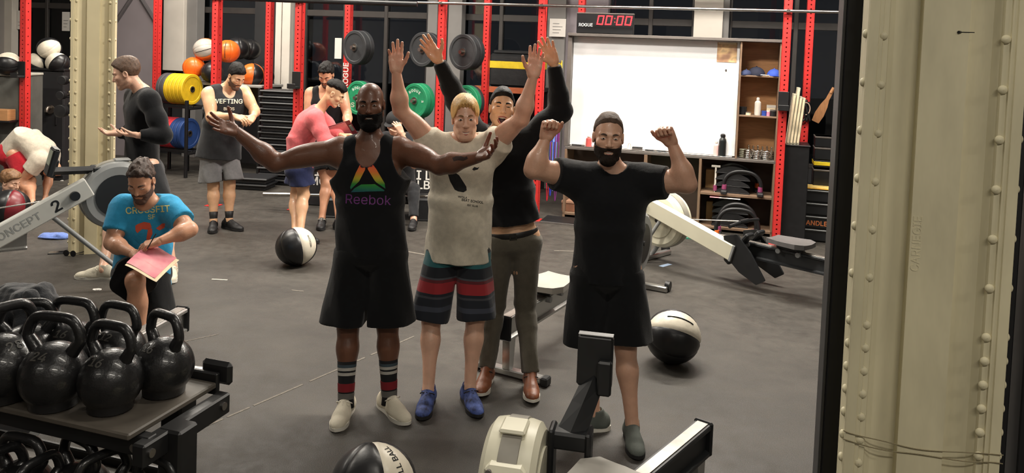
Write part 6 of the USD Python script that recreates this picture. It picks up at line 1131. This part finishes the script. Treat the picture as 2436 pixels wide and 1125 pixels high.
kk = 5.05 / FPX
def pxs(pts, cx, cy, k): return flat(Polygon([((x - cx) * k, -(y - cy) * k) for x, y in pts]))
g_ = lambda x, y: (280 + x / 4.69, 440 + y / 4.69)
OR = pm('print_orange', (214, 92, 66), .8)
for sh in ([(190, 460), (215, 440), (290, 410), (360, 420), (380, 470), (330, 500), (270, 495), (215, 545), (195, 520)], [(340, 480), (385, 485), (390, 545), (350, 640), (320, 610), (330, 540)], [(430, 480), (500, 420), (535, 420), (530, 470), (470, 505)]):
    on_shirt(kneel, 'print', pxs([g_(*p) for p in sh], 356, 545, kk), 356, 545, 5.05, OR)
sheet = np.array([[math.cos(0) * (u - .5) * .20, (v - .5) * .25, .018 * math.sin(3 * u + 1.5) - .02 * (v - .5) ** 2] for v in np.linspace(0, 1, 9) for u in np.linspace(0, 1, 9)])
sf = np.array([[i * 9 + j, i * 9 + j + 1, i * 9 + j + 10, i * 9 + j + 9] for i in range(8) for j in range(8)]); n_ = len(sheet)
def thick(v, f, t):
    m = trimesh.Trimesh(v, np.vstack([f[:, [0, 1, 2]], f[:, [0, 2, 3]]]), process=False); n = m.vertex_normals; lo_ = trimesh.Trimesh(v - n * t, m.faces[:, ::-1], process=False)
    e = trimesh.grouping.group_rows(np.sort(m.edges, 1), require_count=1); b = m.edges[e]; side = np.vstack([np.stack([b[:, 1], b[:, 0], b[:, 0] + len(v)], 1), np.stack([b[:, 1], b[:, 0] + len(v), b[:, 1] + len(v)], 1)])
    return trimesh.Trimesh(np.vstack([v, v - n * t]), np.vstack([m.faces, lo_.faces + len(v), side]), process=False)

so = P_(362, 617, 4.90); sX, sY = unit([.95, -.15, -.25]), unit([-.1, -.85, -.22]); sN = np.cross(sX, sY); sN = sN if sN[2] > 0 else -sN
ps = Thing('worksheet', 'pink paper sheet held on the raised knee of the kneeling person', 'paper', so)
ps.part('pink_sheet', basis(thick(sheet, sf, .001), sX, sY, sN), PINKP, smooth=True); ps.part('backing_card', basis(moved(thick(sheet * [1.1, 1.06, 1], sf, .002), (.012, .012, -.006)), sX, sY, sN), PALEP, smooth=True)
pe = Thing('pencil', 'thin pencil in the hand of the kneeling person', 'pencil', P_(350, 592, 4.88)); pe.part('shaft', cyl((0, 0, 0), (.04, .03, .09), .0035, 8), pm('pencil_dark', (40, 36, 34), .5)); pe.part('tip', cyl((0, 0, 0), (-.008, -.006, -.018), .0035, 8, .0005), pm('pencil_wood', (190, 150, 100), .7))

# --- standing man in black, in profile
stand = person('standing person in black long-sleeve shirt seen in profile, looking at open hands', dict(
    Sa=P_(322, 226, 7.0), Sb=P_(356, 236, 6.66), Ea=P_(318, 312, 6.98), Eb=P_(388, 322, 6.60), Wa=P_(284, 318, 6.80), Wb=P_(330, 322, 6.50), Ha=P_(325, 392, 7.0), Hb=P_(352, 394, 6.82),
    Ka=P_(268, 520, 6.88), Kb=P_(388, 520, 6.76), Aa=Z(246, 636, .09), Ab=Z(410, 634, .09), C=P_(300, 174, 6.78)), dict(
    fwd=(-1, -.3, 0), face=(-.93, -.25, -.32), skin=SK_FAIR, lipm=LIP_F, w=.98, m=1.0, hs=1.05, hb=.009, hh=.0042, hf=.0035, base=P_(330, 650, 6.75) * [1, 1, 0],
    handa=dict(D=(-1, -.1, .02), N=(0, -.25, 1), thumb=(0, 1, .2), curl=(.2, .25, .3, .35), splay=.06), handb=dict(D=(-1, 0, .0), N=(0, .25, 1), thumb=(0, -1, .3), curl=(.2, .25, .3, .35), splay=.06),
    head=dict(mouth='smile', hair=dict(m=pm('hair_mid_brown', (92, 68, 52), .5, var=.35, scale=60, bump=.6, bscale=300), t=.008, top=.020, sides=.004, rough=.004), eye=.004)))
top(stand, BLACKC, 'long', hem=-.08, e=.016, flare=.014, sleeve=.94, seed=12, h=.009, fold=.006)
shorts(stand, CHAR, lo=.95, e=.022, flare=.02, seed=13, h=.009, gap=None)
shoe(stand, stand.g['Aa'], (-1, -.15, 0), SHOE_W, SOLE_W, LACE, 1.1, h=.007); shoe(stand, stand.g['Ab'], (.35, -1, 0), SHOE_W, SOLE_W, LACE, 1.05, h=.007)

# --- man bending over at the left edge
bend = person('person in pale T-shirt and red shorts bent double to touch the floor', dict(
    Sa=P_(122, 368, 9.46), Sb=P_(94, 384, 9.16), Ea=P_(116, 424, 9.43), Eb=P_(50, 428, 9.13), Wa=P_(108, 464, 9.33), Wb=P_(70, 470, 9.13), Ha=P_(24, 362, 9.44), Hb=P_(34, 366, 9.23),
    Ka=P_(54, 424, 9.46), Kb=P_(72, 430, 9.24), Aa=Z(56, 478, .09), Ab=Z(76, 480, .09), C=P_(120, 400, 9.28), M=P_(66, 318, 9.33)), dict(
    fwd=(.6, 0, -1), face=(.1, -.25, -1), hup=(-1, 0, .1), skin=SK_WARM, lipm=LIP_F, w=1.0, m=1.0, hs=.98, hb=.011, hh=.005, hf=.004, base=P_(60, 490, 9.3) * [1, 1, 0], calf=(-1, 0, 0),
    handa=dict(D=(.4, -.1, -.9), N=(-.5, 0, -.2), thumb=(0, -1, 0), curl=(.2,) * 4), handb=dict(D=(.6, -.1, -.8), N=(-.5, 0, -.4), thumb=(0, -1, 0), curl=(.2,) * 4),
    head=dict(mouth='closed', hair=dict(m=H_BLACK, t=.010, top=.016, rough=.005), eye=.003)))
top(bend, WHITEJ, 'tee', hem=-.03, e=.022, flare=.014, sleeve=.5, seed=14, h=.01, fold=.008, drop=.02)
sp = shorts(bend, REDC, lo=.72, e=.022, flare=.03, seed=15, h=.01, gap=None)
for s in 'ab': shoe(bend, bend.g['A' + s], (1, -.2, 0), SHOE_B, SOLE_D, None, 1.0, h=.009)

# --- person lying down behind the ball
lying = person('person with light brown curls lying on the floor behind the maroon ball', dict(
    Sa=P_(-6, 462, 8.99), Sb=P_(40, 470, 8.79), Ea=P_(30, 505, 8.99), Eb=P_(66, 503, 8.69), Wa=P_(80, 497, 8.94), Wb=P_(104, 494, 8.69), Ha=P_(-100, 498, 9.04), Hb=P_(-96, 502, 8.82),
    Ka=P_(-190, 512, 9.04), Kb=P_(-188, 514, 8.79), Aa=P_(-280, 510, 9.04), Ab=P_(-278, 512, 8.79), C=P_(25, 432, 8.82), M=P_(-40, 488, 8.89)), dict(
    fwd=(.4, 0, -1), face=(.95, -.15, -.3), skin=SK_FAIR, lipm=LIP_F, w=.9, m=.85, hs=.98, hb=.011, hh=.005, hf=.004, base=P_(0, 512, 8.84) * [1, 1, 0], calf=(0, 0, 1),
    handa=dict(D=(1, 0, 0), N=(0, 0, -1), thumb=(0, -1, 0), curl=(.15,) * 4), handb=dict(D=(1, 0, .02), N=(0, 0, -1), thumb=(0, 1, 0), curl=(.15,) * 4),
    head=dict(mouth='closed', hair=dict(m=H_TAN, t=.016, top=.026, rough=.012, freq=40, line=-.012), eye=.003)))
top(lying, CHAR, 'tee', hem=-.05, e=.016, flare=.006, sleeve=.6, seed=16, h=.01)
shorts(lying, NAVY, lo=.8, e=.016, flare=.01, seed=17, h=.01)

# --- the group at the back
note = person('person in black printed tank top and grey shorts looking down at hands', dict(
    Sa=P_(497, 222, 8.38), Sb=P_(580, 218, 8.62), Ea=P_(502, 280, 8.26), Eb=P_(606, 262, 8.52), Wa=P_(556, 276, 8.10), Wb=P_(604, 276, 8.3), Ha=P_(500, 362, 8.44), Hb=P_(544, 362, 8.54),
    Ka=P_(508, 442, 8.44), Kb=P_(546, 440, 8.48), Aa=Z(508, 526, .09), Ab=Z(545, 524, .09), C=P_(562, 180, 8.42)), dict(
    fwd=(.45, -.9, 0), face=(.72, -.5, -.62), hup=(.2, -.1, 1), skin=SK_TAN, lipm=LIP_F, w=1.06, m=1.14, lm=1.05, hs=1.0, hb=.010, hh=.0045, hf=.0035,
    handa=dict(D=(.95, -.1, -.25), N=(0, .5, -.8), thumb=(.2, -.3, .9), curl=(.35, .4, .45, .5), splay=.05), handb=dict(D=(-.2, -.75, -.4), N=(-.5, .3, -.6), thumb=(-.6, -.2, .6), curl=(.5, .55, .6, .65), splay=.04),
    head=dict(mouth='closed', hair=dict(m=H_BLACK, t=.009, top=.022, sides=.005, rough=.006), beard=dict(m=pm('stubble_dark', (96, 70, 58), .7), t=.0015), eye=.003)))
top(note, CHAR, 'tank', hem=-.06, e=.018, flare=.055, scoop=.07, strap=.74, seed=18, h=.009)
shorts(note, GREYC, lo=.86, e=.022, flare=.03, seed=19, h=.009)
for s, d in (('a', (.3, -1, 0)), ('b', (.85, -.5, 0))): sock(note, note.g['A' + s], note.g['K' + s], .26, SHOE_B, r=.04); shoe(note, note.g['A' + s], d, SHOE_B, SOLE_D, None, 1.05, h=.008)
on_shirt(note, 'lettering', flat_text('WEFTING', .046, True), 542, 246, 8.3, pm('print_white', (226, 220, 200), .8), X=unit([.93, .36, 0]))
on_shirt(note, 'lettering', flat_text('BROS', .030, True), 545, 262, 8.3, pm('print_white', 0), X=unit([.93, .36, 0]))

pinky = person('person with undercut hair in coral long-sleeve top leaning over a clipboard', dict(
    Sa=P_(752, 268, 8.42), Sb=P_(750, 282, 8.10), Ea=P_(796, 318, 8.45), Eb=P_(774, 336, 8.02), Wa=P_(812, 322, 8.35), Wb=P_(806, 344, 8.15), Ha=P_(712, 394, 8.34), Hb=P_(716, 398, 8.16),
    Ka=P_(704, 464, 8.36), Kb=P_(722, 464, 8.18), Aa=Z(702, 552, .09), Ab=Z(714, 556, .09), C=P_(796, 222, 8.24), M=P_(712, 326, 8.28)), dict(
    fwd=(1, .1, -.4), face=(.86, .05, -.55), hup=(.4, 0, .8), skin=SK_TAN, lipm=LIP_F, w=1.0, m=1.0, hs=1.03, hb=.010, hh=.0045, hf=.004, calf=(-1, 0, 0),
    handa=dict(D=(.9, 0, .1), N=(0, 0, -1), thumb=(0, -1, .4), curl=(.3,) * 4), handb=dict(D=(.9, .3, .1), N=(0, .3, -1), thumb=(0, 1, .4), curl=(.3,) * 4),
    head=dict(mouth='closed', hair=dict(m=H_BLACK, t=.010, top=.022, line=.10, fringe=([-.085, -.05, 0, .05, .085], [.07, .052, .068, .052, .07], .055), rough=.004), eye=.003)))
top(pinky, PINK, 'long', hem=-.06, e=.020, flare=.008, sleeve=.9, seed=20, h=.009, fold=.008)
shorts(pinky, NAVY, lo=.62, e=.018, flare=.024, seed=21, h=.009)
for s in 'ab': shoe(pinky, pinky.g['A' + s], (1, -.1, 0), SHOE_B, SOLE_D, None, 1.0, h=.008)

reader = person('curly dark-haired person in black tank top reading from a maroon clipboard', dict(
    Sa=P_(740, 222, 8.84), Sb=P_(812, 220, 8.84), Ea=P_(732, 276, 8.76), Eb=P_(826, 270, 8.78), Wa=P_(772, 318, 8.60), Wb=P_(828, 306, 8.55), Ha=P_(764, 356, 8.9), Hb=P_(802, 356, 8.9),
    Ka=P_(776, 436, 8.82), Kb=P_(800, 436, 8.86), Aa=Z(766, 520, .09), Ab=Z(806, 528, .09), C=P_(776, 176, 8.74)), dict(
    fwd=(-.1, -1, 0), face=(-.05, -.78, -.6), hup=(0, -.3, 1), skin=SK_WARM, lipm=LIP_F, w=.98, m=1.05, hs=1.0, hb=.010, hh=.0045, hf=.004,
    handa=dict(D=(.7, -.5, -.2), N=(.3, .3, .9), thumb=(0, -1, .4), curl=(.4,) * 4), handb=dict(D=(-.3, -.8, -.3), N=(-.8, .2, .3), thumb=(0, -.2, 1), curl=(.5,) * 4),
    head=dict(mouth='closed', hair=dict(m=H_BLACK, t=.012, top=.020, sides=.010, rough=.013, freq=50), beard=dict(m=pm('stubble_dark', 0), t=.002), eye=.003)))
top(reader, BLACKC, 'tank', hem=-.04, e=.018, flare=.02, strap=.72, seed=22, h=.009)
shorts(reader, BLACKC2, lo=.6, e=.02, flare=.026, seed=23, h=.009)
for s, d in (('a', (.15, -1, 0)), ('b', (.6, -.8, 0))): shoe(reader, reader.g['A' + s], d, SHOE_B, SOLE_D, LACE, 1.05, h=.008)
on_shirt(reader, 'lettering', flat_text('BROS', .05, True), 824, 254, 8.6, pm('print_white', 0))
cb = Thing('clipboard', 'maroon clipboard held between the coral and the curly-haired person', 'clipboard', P_(806, 312, 8.42))
cX, cY = unit([.9, .1, .32]), unit([-.25, -.6, .62]); cN = np.cross(cX, cY)
cb.part('board', basis(bx(-.16, .16, -.11, .11, -.002, .002, .001), cX, cY, cN), MAROON); cb.part('clip', basis(bx(.12, .155, -.05, .05, .002, .012, .003), cX, cY, cN), pm('clip_steel', (160, 160, 160), .25, 1.0)); cb.part('paper', basis(bx(-.14, .11, -.10, .10, .002, .0035), cX, cY, cN), PINKP)

rest = person('person in black cap and dark clothes sitting on the black bench, head in hand', dict(
    Sa=P_(918, 332, 9.30), Sb=P_(982, 334, 9.32), Ea=P_(916, 392, 9.02), Eb=P_(986, 392, 9.02), Wa=P_(946, 414, 8.82), Wb=P_(956, 318, 9.0), Ha=P_(934, 448, 9.42), Hb=P_(972, 448, 9.42),
    Ka=P_(926, 452, 8.98), Kb=P_(984, 450, 8.98), Aa=Z(926, 520, .09), Ab=Z(984, 522, .09), C=P_(938, 292, 9.16)), dict(
    fwd=(0, -1, 0), face=(-.25, -.85, -.45), skin=SK_FAIR, lipm=LIP_F, w=.98, m=1.0, hs=1.0, hb=.011, hh=.005, hf=.004,
    handa=dict(D=(.6, -.6, -.3), N=(0, 0, -1), thumb=(.5, .5, 0), curl=(.4,) * 4), handb=dict(D=(-.45, -.1, .9), N=(-.4, .8, 0), thumb=(-.6, 0, .4), curl=(.4,) * 4),
    head=dict(mouth='closed', hair=dict(m=H_BLACK, t=.006, top=.010), eye=.003)))
top(rest, CHAR, 'tee', hem=-.06, e=.018, flare=.014, sleeve=.6, seed=24, h=.01)
shorts(rest, CHAR, calf=.92, e=.012, seed=25, h=.01, name='trousers')
for s in 'ab': shoe(rest, rest.g['A' + s], (0, -1, 0), SHOE_B, SOLE_D, None, 1.0, h=.008)
CAPM = pm('cap_black', (26, 26, 28), .85); dome_ = Field([el((0, 0, 0), (.092, .112, .10)), cut((0, 0, -.002), (0, 0, -1), (-.2, -.2, -.2), (.2, .2, .2))], .005).mesh()
cp = Thing('baseball_cap', 'black cap worn by the person sitting on the bench', 'cap', rest.C); cR = rest.Rh
cp.part('crown', basis(moved(dome_, (0, -.012, .038)), *cR), CAPM, smooth=True)
br = extr(Polygon([(-.075, .07), (-.07, .13), (-.04, .165), (0, .175), (.04, .165), (.07, .13), (.075, .07), (0, .105)]), .004); cp.part('brim', basis(moved(br, (0, -.01, .040)), *cR), CAPM)
